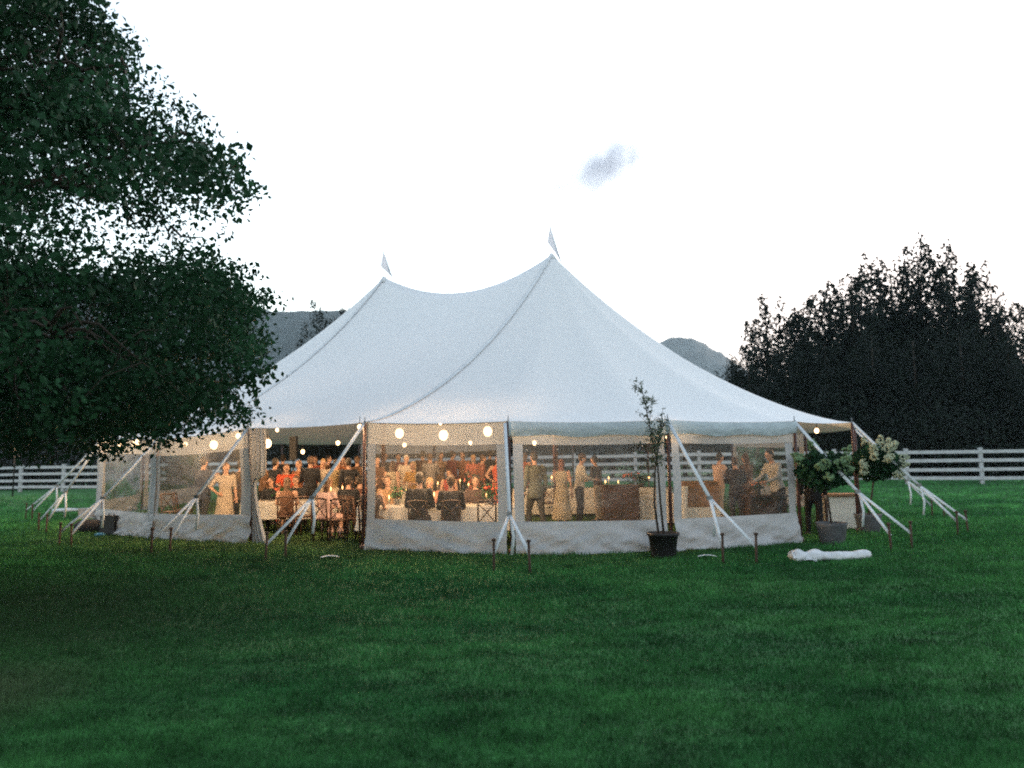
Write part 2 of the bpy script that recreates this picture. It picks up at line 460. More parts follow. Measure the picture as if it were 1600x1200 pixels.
def to_px(p):
    d = Vector(p) - EYE; z = max(d.dot(F), .05)
    return 800 + FPX * d.dot(RX) / z, 600 - FPX * d.dot(UX) / z
def build_big_tree():
    base = Vector((-8.3, 9.2, 0)); base.z = G(base.x, base.y)
    root = empty('broadleaf_tree', base, 0, 'big dark leafy tree whose boughs hang over the tent from beside it', 'tree')
    zk = [1.4, 1.9, 2.3, 2.9, 3.5, 3.9, 4.9, 5.5, 6.2, 7.1, 9, 11, 12.5]
    rk = [2.8, 4.4, 5.2, 5.5, 5.6, 5.4, 5.4, 5.0, 4.4, 3.6, 2.8, 1.6, .3]
    edge = ((-200, 60), (0, 145), (60, 190), (120, 255), (210, 335), (290, 392), (330, 380), (400, 335), (430, 392), (480, 425), (560, 412), (620, 398), (660, 392), (690, 320), (715, 260), (740, -50))
    clumps = []
    tries = 0
    while len(clumps) < 4000 and tries < 200000:
        tries += 1
        z = rng.uniform(1.5, 12.2); r = np.interp(z, zk, rk)
        a = rng.uniform(0, 2 * math.pi); q = rng.random() ** .4
        if math.sin(a) < -.2 and z > 3: r *= 1.45  # unseen near side of the crown widened to shade the lawn
        x = base.x + math.cos(a) * r * q; y = base.y + math.sin(a) * r * q * .95
        if y < 1.2: continue
        c = Vector((x, y, z)); px, row = to_px(c)
        lim = np.interp(row, [e[0] for e in edge], [e[1] for e in edge]) + 14 * math.sin(row * .11) + 8 * math.sin(row * .31)
        if px > lim - 8: continue
        nzv = noise.noise(Vector((x * .9, y * .9, z * 1.2))) + .5 * noise.noise(Vector((x * 2.1, y * 2.1, z * 2.6)))
        if y < 5.6 and px > -60: continue
        inn = min(1, (lim - px) / 260)
        if row < 425:
            dens = .58 + .5 * inn + 1.15 * nzv
            # the slot of open sky between the sweeping lower bough and the upper crown
            slot = 415 - .10 * max(0, 330 - px)
            if px > 50 and abs(row - (slot - 42)) < 46: dens *= .10 + .25 * max(0, nzv) + .012 * max(0, 110 - px)
            if px > 200 and row < 330: dens *= .85
        else: dens = 1.0 + .3 * nzv
        if row < 0 or px < -30: dens *= .8
        if rng.random() > dens: continue
        if row > 668 + 14 * math.sin(px * .05) and px > -90: continue
        clumps.append(c)
    def clip(pts):
        out = []
        for p in pts:
            px, row = to_px(p + base)
            if px > np.interp(row, [e[0] for e in edge], [e[1] for e in edge]) - 22 or (row > 655 and px > -80): break
            out.append(p)
        return out
    limbs = MB(); nodes = []
    tz = [0, 1.2, 2.6, 4.2, 6, 8, 10, 11.5]; tr = [.42, .33, .29, .25, .2, .14, .08, .03]
    MB().tube([Vector((math.sin(z * .5) * .15, math.cos(z * .4) * .12, z)) for z in tz], tr, 12).build('trunk', BARK, root)
    for i in range(34):
        z0 = rng.uniform(1.9, 9.5); a = i * 2.4 + rng.uniform(-.3, .3); r = np.interp(z0 + .6, zk, rk) * rng.uniform(.7, .9)
        rise = rng.uniform(.1, .45) * r if z0 > 3.4 else rng.uniform(.0, .18) * r
        p0 = Vector((math.sin(z0 * .5) * .15, math.cos(z0 * .4) * .12, z0)); pts = []
        ph = rng.uniform(0, 6)
        for k in range(11):
            t = k / 10; aa = a + .28 * math.sin(t * 3 + i)
            p = p0 + Vector((math.cos(aa), math.sin(aa), 0)) * r * t
            p.z += rise * math.sin(t * math.pi * .6) + .10 * math.sin(t * 8 + ph) * t - .3 * t * t * (1 if z0 < 4 else .2)
            pts.append(p)
        pts = clip(pts)
        if len(pts) < 5: continue
        nodes += pts
        k0 = .065 if z0 < 4 else .05
        limbs.tube(pts, [k0 * (1 - k / 10) ** .8 + .006 for k in range(len(pts))], 7)
        for k in range(3, len(pts)):            # side branches
            for sd_ in (-1, 1):
                if rng.random() < .2: continue
                d = (pts[k] - pts[k - 1]).normalized(); sv = Vector((-d.y, d.x, rng.uniform(-.1, .5))).normalized() * sd_
                L = rng.uniform(.5, 1.5) * (1.1 - .05 * k); bp = []
                for j in range(5):
                    t = j / 4; p = pts[k] + (d * .55 + sv * .8) * L * t + Vector((0, 0, .12 * math.sin(t * 5 + ph) - .22 * t * t * L))
                    bp.append(p)
                bp = clip(bp)
                if len(bp) < 3: continue
                nodes += bp
                limbs.tube(bp, [.020 * (1 - j / 4) + .004 for j in range(len(bp))], 5)
    o = limbs.build('limb', BARK, root); o['kind'] = 'stuff'
    NP = np.array([tuple(n) for n in nodes])
    tw = MB(); P = []; T = []
    for c in clumps:
        q = np.array(c - base); dd = ((NP - q) ** 2).sum(1); i = int(np.argmin(dd))
        a = Vector(NP[i]); b = c - base
        if dd[i] < .8:
            mid = (a + b) / 2 + Vector((rng.uniform(-.06, .06), rng.uniform(-.06, .06), .06))
            tw.tube([a, mid, b], [.007, .005, .003], 4, cap=False)
        out = (b - a); out = out.normalized() if out.length > .01 else Vector((1, 0, 0))
        nl = rng.randint(105, 150) if to_px(c)[1] > 425 else rng.randint(62, 100)
        sp = nrg.normal(size=(nl, 3)) * np.array([.20, .20, .12])
        along = nrg.random(nl)[:, None] * np.array(out)[None] * .3
        P.append(np.array(b)[None] + sp + along); T.append(np.full(nl, rng.uniform(.7, 1.3)))
    P = np.concatenate(P); T = np.concatenate(T) * (.75 + .5 * nrg.random(len(P)))
    D = P + np.array(base)[None] - np.array(EYE)[None]; zz = np.maximum(D @ np.array(F), .05)
    lx, ly = 800 + FPX * (D @ np.array(RX)) / zz, 600 - FPX * (D @ np.array(UX)) / zz
    lim = np.interp(ly, [e[0] for e in edge], [e[1] for e in edge]) + 14 * np.sin(ly * .11) + 8 * np.sin(ly * .31)
    ok = (lx < lim + 8 + 36 * nrg.random(len(P)) ** 2) & ~((D[:, 1] < 5.4) & (lx > -40))
    P, T = P[ok], T[ok]
    o = tw.build('twigs', BARK, root); o['kind'] = 'stuff'
    link('crown', leaf_mesh('crown', P, .080, LEAF, (0, 0, -.5), .9, .6, T), root)
build_big_tree()

def crown_upright(seed, h, wid, nshoot, nleaf, size, m, fill=.5):
    """a full crown of upright leafy shoots under a rounded, feathery top, as a cottonwood has"""
    r = np.random.default_rng(seed); P = []
    for s in range(nshoot):
        a = r.random() * 6.28; q = math.sqrt(r.random()); x0, y0 = math.cos(a) * q * wid * .5, math.sin(a) * q * wid * .5
        if s == 0: x0 = y0 = q = 0
        top = h * (1 - .42 * q ** 2.4) * (1 - .10 * r.random() * (s > 0)); lo = max(h * .06, top - h * (.32 + .3 * r.random()))
        n = int(nleaf * .62 / nshoot)
        t = r.random(n); z = lo + (top - lo) * t
        spread = wid * .105 * (1 - t ** 2.5) + .06
        lx, ly = .5 * r.normal(), .5 * r.normal()
        P.append(np.stack([x0 * (.8 + .3 * t) + lx * t + r.normal(size=n) * spread, y0 * (.8 + .3 * t) + ly * t + r.normal(size=n) * spread, z], 1))
    n = int(nleaf * .38); a = r.random(n) * 6.28; q = np.sqrt(r.random(n)); z = h * (.04 + .68 * r.random(n) * (1 - .3 * q))
    P.append(np.stack([np.cos(a) * q * wid * .52, np.sin(a) * q * wid * .52, z], 1))
    P = np.concatenate(P)
    return leaf_mesh('crown', P, size, m, (0, 0, .7), .8, .6)

def trunk_mesh(h, r):
    return MB().tube([(0, 0, -.2), (.05, 0, h * .3), (-.04, .05, h * .6), (0, 0, h * .92)], [r, r * .8, r * .5, r * .12], 8).mesh('trunk', BARK)

NTH = 'first second third fourth fifth sixth seventh eighth ninth tenth eleventh twelfth thirteenth fourteenth fifteenth sixteenth seventeenth eighteenth nineteenth twentieth last'.split() + ['final'] * 9
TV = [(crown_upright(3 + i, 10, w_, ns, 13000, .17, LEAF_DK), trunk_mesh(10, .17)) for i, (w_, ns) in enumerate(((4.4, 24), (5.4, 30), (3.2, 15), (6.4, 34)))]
def tree(px, top_row, y, kind, wscale, label, group, name='aspen_tree', lab_cat='tree'):
    b = column(px, y); top = at_depth(px, top_row, y).z; s = (top - b.z) / 10.0
    root = empty(name, b, rng.uniform(0, 6.28), label, lab_cat, group)
    for nm, me in (('crown', TV[kind][0]), ('trunk', TV[kind][1])):
        o = link(nm, me, root); o.scale = (s * wscale, s * wscale, s)
    return root

grp = 'trees in the grove beyond the fence'
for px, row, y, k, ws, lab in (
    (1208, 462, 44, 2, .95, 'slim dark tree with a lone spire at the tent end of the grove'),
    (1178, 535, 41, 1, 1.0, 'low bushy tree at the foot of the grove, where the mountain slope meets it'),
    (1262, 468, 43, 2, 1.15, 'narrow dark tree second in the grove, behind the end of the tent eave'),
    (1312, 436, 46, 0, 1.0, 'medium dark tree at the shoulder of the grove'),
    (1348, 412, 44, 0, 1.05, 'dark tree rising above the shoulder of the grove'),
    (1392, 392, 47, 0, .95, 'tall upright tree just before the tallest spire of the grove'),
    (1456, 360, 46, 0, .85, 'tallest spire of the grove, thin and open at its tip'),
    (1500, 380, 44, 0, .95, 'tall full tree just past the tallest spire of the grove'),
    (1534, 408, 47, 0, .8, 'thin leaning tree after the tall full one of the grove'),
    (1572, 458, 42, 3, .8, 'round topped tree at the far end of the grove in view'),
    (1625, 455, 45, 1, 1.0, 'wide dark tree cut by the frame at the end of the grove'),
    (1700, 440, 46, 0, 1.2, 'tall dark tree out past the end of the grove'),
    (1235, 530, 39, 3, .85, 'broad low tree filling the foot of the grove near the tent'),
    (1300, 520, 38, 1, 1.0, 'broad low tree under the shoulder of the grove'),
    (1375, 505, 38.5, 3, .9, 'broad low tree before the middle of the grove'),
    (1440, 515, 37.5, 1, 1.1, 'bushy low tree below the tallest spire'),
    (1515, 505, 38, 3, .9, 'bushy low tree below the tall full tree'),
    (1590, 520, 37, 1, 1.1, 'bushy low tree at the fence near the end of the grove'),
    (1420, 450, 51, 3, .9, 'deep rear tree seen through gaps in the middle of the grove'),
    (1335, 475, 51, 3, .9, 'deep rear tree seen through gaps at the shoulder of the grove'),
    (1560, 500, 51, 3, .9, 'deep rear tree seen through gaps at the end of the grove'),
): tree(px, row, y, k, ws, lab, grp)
for px, row, y, k, ws in ((520, 472, 48, 1, .9), (548, 480, 49, 0, 1.0)):
    tree(px, row, y, k, ws, 'tree whose tip peeps over the tent roof by the hill' if px == 520 else 'tree just showing over the roof slope below the lower peak', 'trees behind the tent')
for i, px in enumerate(range(-160, 1180, 62)):
    hid = 420 < px < 1160
    tree(px + rng.randint(-14, 14), rng.randint(560, 610), 47 + rng.uniform(-3, 4) + (3 if px < 400 else 0), 3 if i % 2 else 1, 1.25,
         '%s dark tree of the row behind the fence, counting from the garden lamp' % NTH[i],
         'dark trees behind the tent' if hid else 'dark trees behind the fence beside the big tree')
SHM = leaf_mesh('foliage', np.concatenate([nrg.normal(size=(4200, 3)) * np.array([.55, .5, .33]) + np.array([0, 0, .65])]), .095, LEAF_DK, (0, 0, .3), 1)
SHS = MB().tube([(0, 0, -.1), (.03, 0, .5)], [.04, .015], 6).mesh('stem', BARK)
for i, px in enumerate(list(range(1170, 1640, 40)) + list(range(-40, 200, 42))):
    b = column(px, 37.6 if px > 1000 else 45.5); s = rng.uniform(1.25, 1.9) if px > 1000 else rng.uniform(.8, 1.1)
    if px > 1000: b = column(px, 35.6 + rng.uniform(0, .8))
    root = empty('shrub', b, rng.uniform(0, 6), '%s dark shrub at the foot of the grove, counting from the tent' % NTH[i] if px > 1000 else '%s grey green shrub behind the far fence, counting toward the tent' % NTH[i - 12],
                 'shrub', 'shrubs under the grove' if px > 1000 else 'shrubs along the far fence')
    for nm, me in (('foliage', SHM), ('stem', SHS)):
        o = link(nm, me, root); o.scale = (s * 1.4, s, s * (1.35 if px > 1000 else 1))

# ------------------------------------------------------------------ the tent
C1 = Vector((1.065, 21.319, 0)); C2 = Vector((-4.183, 24.277, 0)); RT = 7.873
TOPPX = dict(A=(160, 684), B=(247, 686), C=(387, 669), D=(570, 660), E=(794, 658), F=(1043, 656), G=(1241, 658), H=(1331, 660))
BOTPX = dict(A=156, B=240, C=392, D=567, E=800, F=1050, G=1252, H=1342)
DEP = dict(A=19.25, B=17.42, C=15.94, D=14.46, E=13.53, F=13.63, G=14.74, H=16.72)
posts = []       # (name, base, top)
for k in 'ABCDEFGH':
    t = at_depth(*TOPPX[k], DEP[k]); b = column(BOTPX[k], DEP[k]); posts.append((k, b, t))
u = (C2 - C1).normalized(); nrm = Vector((-u.y, u.x, 0)); nrm = nrm if nrm.y < 0 else -nrm
a0 = math.atan2(nrm.y, nrm.x)
sg = 1 if (nrm.x * -u.y - nrm.y * -u.x) > 0 else -1
HE = 2.32
def rim(C, ang): return C + Vector((math.cos(ang), math.sin(ang), 0)) * RT
for i in range(1, 5):
    an = 1.46 + (math.pi - 1.46) / 4 * i; p = rim(C1, a0 + sg * an); p.z = G(p.x, p.y); posts.append(('IJKL'[i - 1], p, Vector((p.x, p.y, HE + .15 * min(1, p.z * 2)))))
for i in (1, 2):
    p = rim(C1, a0 + math.pi) + (C2 - C1) * i / 2; p.z = G(p.x, p.y); posts.append(('MN'[i - 1], p, Vector((p.x, p.y, HE + .2))))
for i in range(1, 7):
    an = math.pi - (math.pi - .365) / 7 * i; p = rim(C2, a0 - sg * an); p.z = G(p.x, p.y); posts.append(('OPQRST'[i - 1], p, Vector((p.x, p.y, HE + .1))))
PB = {k: b for k, b, t in posts}; PT = {k: t for k, b, t in posts}
ORDER = 'ABCDEFGHIJKLMNOPQRST'
PEAK1 = at_depth(862, 397, C1.y); PEAK2 = at_depth(600, 433, C2.y)
tent = empty('pole_tent', ((C1 + C2) / 2), 0, 'large white pole tent with two peaks and clear window walls on the lawn', 'tent')
TO = Vector(tent.location)

def gprof(t, e=1.5): return t ** (e - .08 + .22 * t)
def eave_pt(k0, k1, s):
    a, b = PT[k0], PT[k1]; p = a.lerp(b, s); m = 4 * s * (1 - s)
    cen = C1.lerp(C2, .5); d = Vector((cen.x - p.x, cen.y - p.y, 0)).normalized()
    return p + d * .06 * m + Vector((0, 0, -.03 * m))
def build_roof():
    NS, NR = 8, 26
    loop = []        # (eave point, peak point, exponent)
    for i, k in enumerate(ORDER):
        k2 = ORDER[(i + 1) % len(ORDER)]
        for j in range(NS):
            s = j / NS; e = eave_pt(k, k2, s)
            seg = k + k2
            if seg in ('BC', 'CD'):
                tt = (0 if seg == 'BC' else .5) + s * .5; tt = 1 - tt      # tt = 0 at D (peak 1), 1 at B (peak 2)
            elif seg in ('LM', 'MN'): tt = (0 if seg == 'LM' else .5) + s * .5
            elif k in 'DEFGHIJK': tt = 0
            else: tt = 1
            pk = PEAK1.lerp(PEAK2, tt); m = 4 * tt * (1 - tt); pk.z -= .80 * m
            loop.append((e, pk, 1.5 - .20 * m))
    v = []; n = len(loop)
    for e, pk, ex in loop:
        for r in range(NR + 1):
            t = (r / NR); 
            p = e.lerp(pk, t); p.z = e.z + (pk.z - e.z) * gprof(t, ex)
            v.append(p - TO)
    f = []
    for i in range(n):
        a, b = i * (NR + 1), ((i + 1) % n) * (NR + 1)
        for r in range(NR): f.append((a + r, b + r, b + r + 1, a + r + 1))
    m = MB().add(v, f); me = m.mesh('canvas_roof', CANVAS)
    bm = bmesh.new(); bm.from_mesh(me); bmesh.ops.remove_doubles(bm, verts=bm.verts, dist=.002); bmesh.ops.recalc_face_normals(bm, faces=bm.faces); bm.to_mesh(me); bm.free()
    me.polygons.foreach_set('use_smooth', [True] * len(me.polygons))
    o = link('canvas_roof', me, tent)
    # seams: a doubled strip of canvas where the round ends meet the straight middle
    for k, pk in (('D', PEAK1), ('B', PEAK2), ('L', PEAK1), ('N', PEAK2)):
        pts = []
        for r in range(31):
            t = r / 30; p = PT[k].lerp(pk, t); p.z = PT[k].z + (pk.z - PT[k].z) * gprof(t); pts.append(p - TO)
        outw = Vector((PT[k].x - pk.x, PT[k].y - pk.y, 0)).normalized()
        pts = [p + outw * .008 + Vector((0, 0, .010)) for p in pts]
        MB().strip(pts, .12, .006, u).build('seam', SEAM, tent)
    # collar at each peak
    for pk in (PEAK1, PEAK2):
        MB().loft([(0, 0, -.22, .20, .20), (0, 0, -.05, .09, .09), (0, 0, .02, .05, .05)]).build('peak_collar', SEAM, tent).location = pk - TO
build_roof()

# poles
for k, b, t in posts:
    m = MB(); d = (t - b)
    m.tube([b - TO + Vector((0, 0, .0)), b - TO + d * .5, b - TO + d * 1.0 + Vector((0, 0, -.02))], [.032, .031, .028], 10)
    o = m.build('side_pole', POLEWOOD, tent)
    if k in 'DEFGH':
        MB().loft([(b.x - TO.x, b.y - TO.y, b.z, .075, .075), (b.x - TO.x, b.y - TO.y, b.z + .10, .05, .05), (b.x - TO.x, b.y - TO.y, b.z + .12, .03, .03)], 10).build('pole_shoe', POLEWOOD, o)
    MB().tube([t - TO + Vector((0, 0, -.02)), t - TO + Vector((0, 0, .10))], [.011, .008], 6).build('pole_pin', STEEL, o)
for C, pk in ((C1, PEAK1), (C2, PEAK2)):
    b = Vector((pk.x, pk.y, G(pk.x, pk.y)))
    MB().tube([b - TO, pk - TO + Vector((0, 0, -.03))], [.07, .055], 12).build('centre_pole', POLEWOOD, tent)

def pennant(pxs, y):
    base, tip, mid = [at_depth(*p, y) - TO for p in pxs]
    o = MB().tube([base, tip], [.022, .012], 6).build('flag_staff', WEB, tent)
    v = []; f = []; n = 10
    for i in range(n + 1):
        t = i / n; a = tip.lerp(base, t)
        # hanging edge runs from the tip out to the widest corner and back in to the staff
        e = tip.lerp(mid, t / .42) if t < .42 else mid.lerp(base, (t - .42) / .58)
        wob = Vector((0, .06 * math.sin(t * 7), 0))
        v += [a, a.lerp(e, .5) + wob, e + wob * .5]
    for i in range(n): f += [(3 * i, 3 * i + 1, 3 * i + 4, 3 * i + 3), (3 * i + 1, 3 * i + 2, 3 * i + 5, 3 * i + 4)]
    MB().add(v, f).build('pennant', mat('pennant_cloth', (.70, .71, .76), .8, .05, 3, trans=.65), o)
pennant([(876, 408), (859, 352), (855, 379)], C1.y)
pennant([(613, 434), (599, 392), (594, 416)], C2.y)

# walls
def wall(k0, k1, z_band=.36, skirt=.58, seed=0, border=.17, cover=0):
    b0, b1, t0, t1 = PB[k0], PB[k1], PT[k0], PT[k1]
    cen = C1.lerp(C2, .5); side = (b1 - b0); side.z = 0; Lw = side.length; side.normalize()
    inn = Vector((-side.y, side.x, 0)); inn = inn if inn.dot(cen - b0) > 0 else -inn
    off = -.10 if cover else .07
    def pt(s, q, bulge=0):         # s along, q height fraction (0 ground .. 1 eave)
        b = b0.lerp(b1, s); b.z = G(b.x, b.y); t = t0.lerp(t1, s)
        m = 4 * s * (1 - s)
        t = t + Vector((0, 0, -.035 * m)) + inn * .10 * m * q
        return b.lerp(t, q) - inn * bulge - TO
    e = off / Lw
    s0, s1 = e, 1 - e; bw = border + (.13 if cover else 0); sb0, sb1 = s0 + bw / Lw, s1 - bw / Lw
    H = (t0.z + t1.z) / 2 - (b0.z + b1.z) / 2
    qb = 1 - z_band / H; qs = skirt / H
    def grid(sa, sb, qa, qz, ns, nq, fn):
        v = []; f = []
        for i in range(ns + 1):
            for j in range(nq + 1): v.append(pt(sa + (sb - sa) * i / ns, qa + (qz - qa) * j / nq, fn(i / ns, j / nq)))
        for i in range(ns):
            for j in range(nq):
                a = i * (nq + 1) + j; f.append((a, a + nq + 1, a + nq + 2, a + 1))
        return MB().add(v, f)
    wv = lambda s, q: cover + .012 * noise.noise(Vector((s * 5 + seed * 7, q * 4, seed)))
    root = grid(s0, s1, qb, .995, 24, 5, lambda s, q: cover + .015 * math.sin(s * 22 + seed) * (1 - q)).build('wall_panel', BAND, tent)
    for sa, sb in ((s0, sb0), (sb1, s1)):
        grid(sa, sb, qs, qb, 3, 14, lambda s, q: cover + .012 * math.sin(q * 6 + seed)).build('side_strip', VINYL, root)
    g = grid(sb0, sb1, qs, qb, 20, 14, wv); g.build('window_pane', CLEAR, root)
    def sk(s, q):
        w_ = (1 - q) ** .8
        n1 = noise.noise(Vector((s * 5 + q * 2.2 + seed * 3, q * 1.5, seed))); n2 = noise.noise(Vector((s * 13 - q * 5 + seed, q * 3, seed + 5)))
        n3 = 1 - abs(noise.noise(Vector((s * 7 + q * 4, q * 5, seed + 9)))) * 2
        return cover + w_ * (.05 + .11 * n1 + .05 * n2 + .05 * n3 * n3)
    g = grid(s0 - .0, s1 + .0, 0.004, qs, 48, 12, sk)
    # the hem is cut unevenly and lies on the grass
    g.v = [(x, y, z + (.025 * noise.noise(Vector((x * 2, y * 2, seed))) + .02 if z + TO.z - G(x + TO.x, y + TO.y) < .03 else 0)) for x, y, z in g.v]
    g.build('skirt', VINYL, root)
    return pt, Lw
for i, (a, b) in enumerate((('A', 'B'), ('B', 'C'), ('D', 'E'), ('E', 'F'), ('F', 'G'), ('J', 'K'), ('N', 'O'), ('O', 'P'), ('R', 'S'), ('S', 'T'))):
    wall(a, b, seed=i + 1, z_band=.40 if b != 'B' else .34, cover=.06 if a in 'AB' else 0)

VAL = mat('valance_cloth', (.40, .47, .52), .7, .10, 4, bump=.6, bscale=9, trans=.1)
def valance(k0, k1, h, seed):
    t0, t1 = PT[k0], PT[k1]; cen = C1.lerp(C2, .5)
    v = []; f = []; n = 44; mq = 7
    for i in range(n + 1):
        s = i / n; p = eave_pt(k0, k1, s); d = Vector((p.x - cen.x, p.y - cen.y, 0)).normalized()
        for j in range(mq + 1):
            q = j / mq; w_ = .03 + .03 * math.sin(q * math.pi) + .022 * noise.noise(Vector((s * 14 + q * 4, q * 3, seed))) * q
            v.append(p + d * w_ + Vector((0, 0, -.005 - h * q * (1 + .08 * math.sin(s * 15 + seed)))) - TO)
    for i in range(n):
        for j in range(mq):
            a = i * (mq + 1) + j; f.append((a, a + mq + 1, a + mq + 2, a + 1))
    MB().add(v, f).build('valance', VAL, tent)
valance('E', 'F', .24, 1); valance('F', 'G', .24, 2)

def curtain():
    # the wall of the doorway, drawn aside and tied to its pole
    prof = [(1.0, .12, .46), (.9, .12, .46), (.78, .14, .44), (.66, .17, .40), (.58, .16, .36), (.545, .14, .20), (.50, .10, .14), (.40, .06, .17), (.28, .04, .22), (.15, .05, .30), (.03, .10, .38), (.005, .12, .40)]
    side = (PB['D'] - PB['C']).normalized(); side.z = 0; cen = C1.lerp(C2, .5)
    inn = Vector((-side.y, side.x, 0)); inn = inn if inn.dot(cen - PB['C']) > 0 else -inn
    v = []; f = []; n = 28
    for q, a, b in prof:
        c = PB['C'].lerp(PT['C'], q)
        for i in range(n + 1):
            s = i / n; x = -.05 + (a * .4 + b) * s
            fold = .055 * math.sin(s * 26 + q * 3) * (1.0 if q > .56 else .6)
            v.append(c + side * x + inn * (fold + .05) + Vector((0, 0, .03 * math.sin(s * 9) if .02 < q < .99 else 0)) - TO)
    for r in range(len(prof) - 1):
        for i in range(n):
            a = r * (n + 1) + i; f.append((a, a + 1, a + n + 2, a + n + 1))
    MB().add(v, f).build('tied_curtain', VINYL, tent)
curtain()

# guy straps and stakes
def strap(k, stakes, junction=.66, tail=True, top=None):
    top = PT[k] if top is None else top
    g = [on_ground(*s) if len(s) == 2 else Vector(s) for s in stakes]
    mid = sum(g, Vector()) / len(g); mid.z += .22
    j = top.lerp(mid, junction); j.z -= .03
    view = Vector((1, 0, 0)) if abs((mid - top).normalized().x) < .75 else Vector((0, 0, 1))
    view = (mid - top).cross(Vector((0, 1, 0.0))).normalized()
    wdt = .058
    o = MB().strip([top - TO, top.lerp(j, .5) - TO + Vector((0, 0, -.015)), j - TO], wdt, .006, view).build('guy_strap', WEB, tent)
    MB().box(j - TO, (.09, .05, .07)).build('ratchet', STEEL, o, False)
    for p in g:
        e = p + Vector((0, 0, .27))
        MB().strip([j - TO, e - TO], wdt * .85, .005, view).build('lower_strap', WEB, o)
    if tail:
        tp = [j - TO + Vector((.02, -.03, -.03)), j - TO + Vector((.06, -.06, -.35)), j - TO + Vector((.03, -.05, -.62))]
        gz = G(j.x, j.y) - TO.z
        tp = [p if p.z > gz + .02 else Vector((p.x + .1, p.y, gz + .03)) for p in tp]
        MB().strip(tp, .05, .004, (1, .2, 0)).build('strap_tail', WEB, o)
    return g
def stake(p, label, group):
    root = empty('tent_stake', p, rng.uniform(0, 6), label, 'tent stake', group)
    tilt = Vector((rng.uniform(-.05, .05), rng.uniform(-.05, .05), 1)).normalized()
    MB().tube([tilt * -.15, tilt * .45], [.02, .02], 8).build('rod', STAKE, root)
    MB().loft([(tilt.x * .45, tilt.y * .45, .445, .036, .036), (tilt.x * .46, tilt.y * .46, .475, .034, .034), (tilt.x * .46, tilt.y * .46, .485, .012, .012)], 8).build('head', STAKE, root)
sg_ = 'tent stakes driven in the lawn'
for k, st, labs in (
    ('E', [(772, 893), (828, 896)], ('stake in front of the white skirt, beside the middle tent pole', 'stake just past the middle tent pole, nearest the camera of all')),
    ('F', [(1130, 882), (1182, 882)], ('stake in the lawn beside the black potted olive tree', 'second stake from the potted olive tree, before the end window wall')),
    ('G', [(1393, 862), (1425, 858)], ('stake in the lawn past the rolled white vinyl, first of its pair', 'stake in the lawn past the rolled white vinyl, second of its pair')),
    ('H', [(1497, 836), (1513, 834)], ('inner stake of the outermost pair at the fence end of the tent', 'outermost stake at the fence end of the tent')),
    ('D', [(415, 877), (446, 874)], ('stake before the open doorway, on the side of the tied curtain', 'stake before the middle of the open doorway')),
    ('C', [(236, 867), (265, 866)], ('stake before the white skirt under the big tree, farther from the doorway', 'stake before the white skirt under the big tree, nearer the doorway')),
    ('B', [(92, 853), (111, 856)], ('stake near the black bags at the tree end of the tent', 'stake right beside the black bags at the tree end of the tent')),
    ('A', [(60, 832), (72, 834)], ('outer stake of the pair under the longest strap at the tree end', 'inner stake of the pair under the longest strap at the tree end')),
    ('I', [(1457, 808), (1476, 810)], ('inner stake of the farther pair behind the hydrangeas', 'outer stake of the farther pair behind the hydrangeas')),
    ('T', [(40, 812), (50, 814)], ('farthest outer stake behind the tree end of the tent', 'farthest inner stake behind the tree end of the tent')),
):
    for p, l in zip(strap(k, st, .62 if k != 'E' else .7, top=at_depth(789, 661, 13.4) if k == 'E' else None), labs): stake(p, l, sg_)

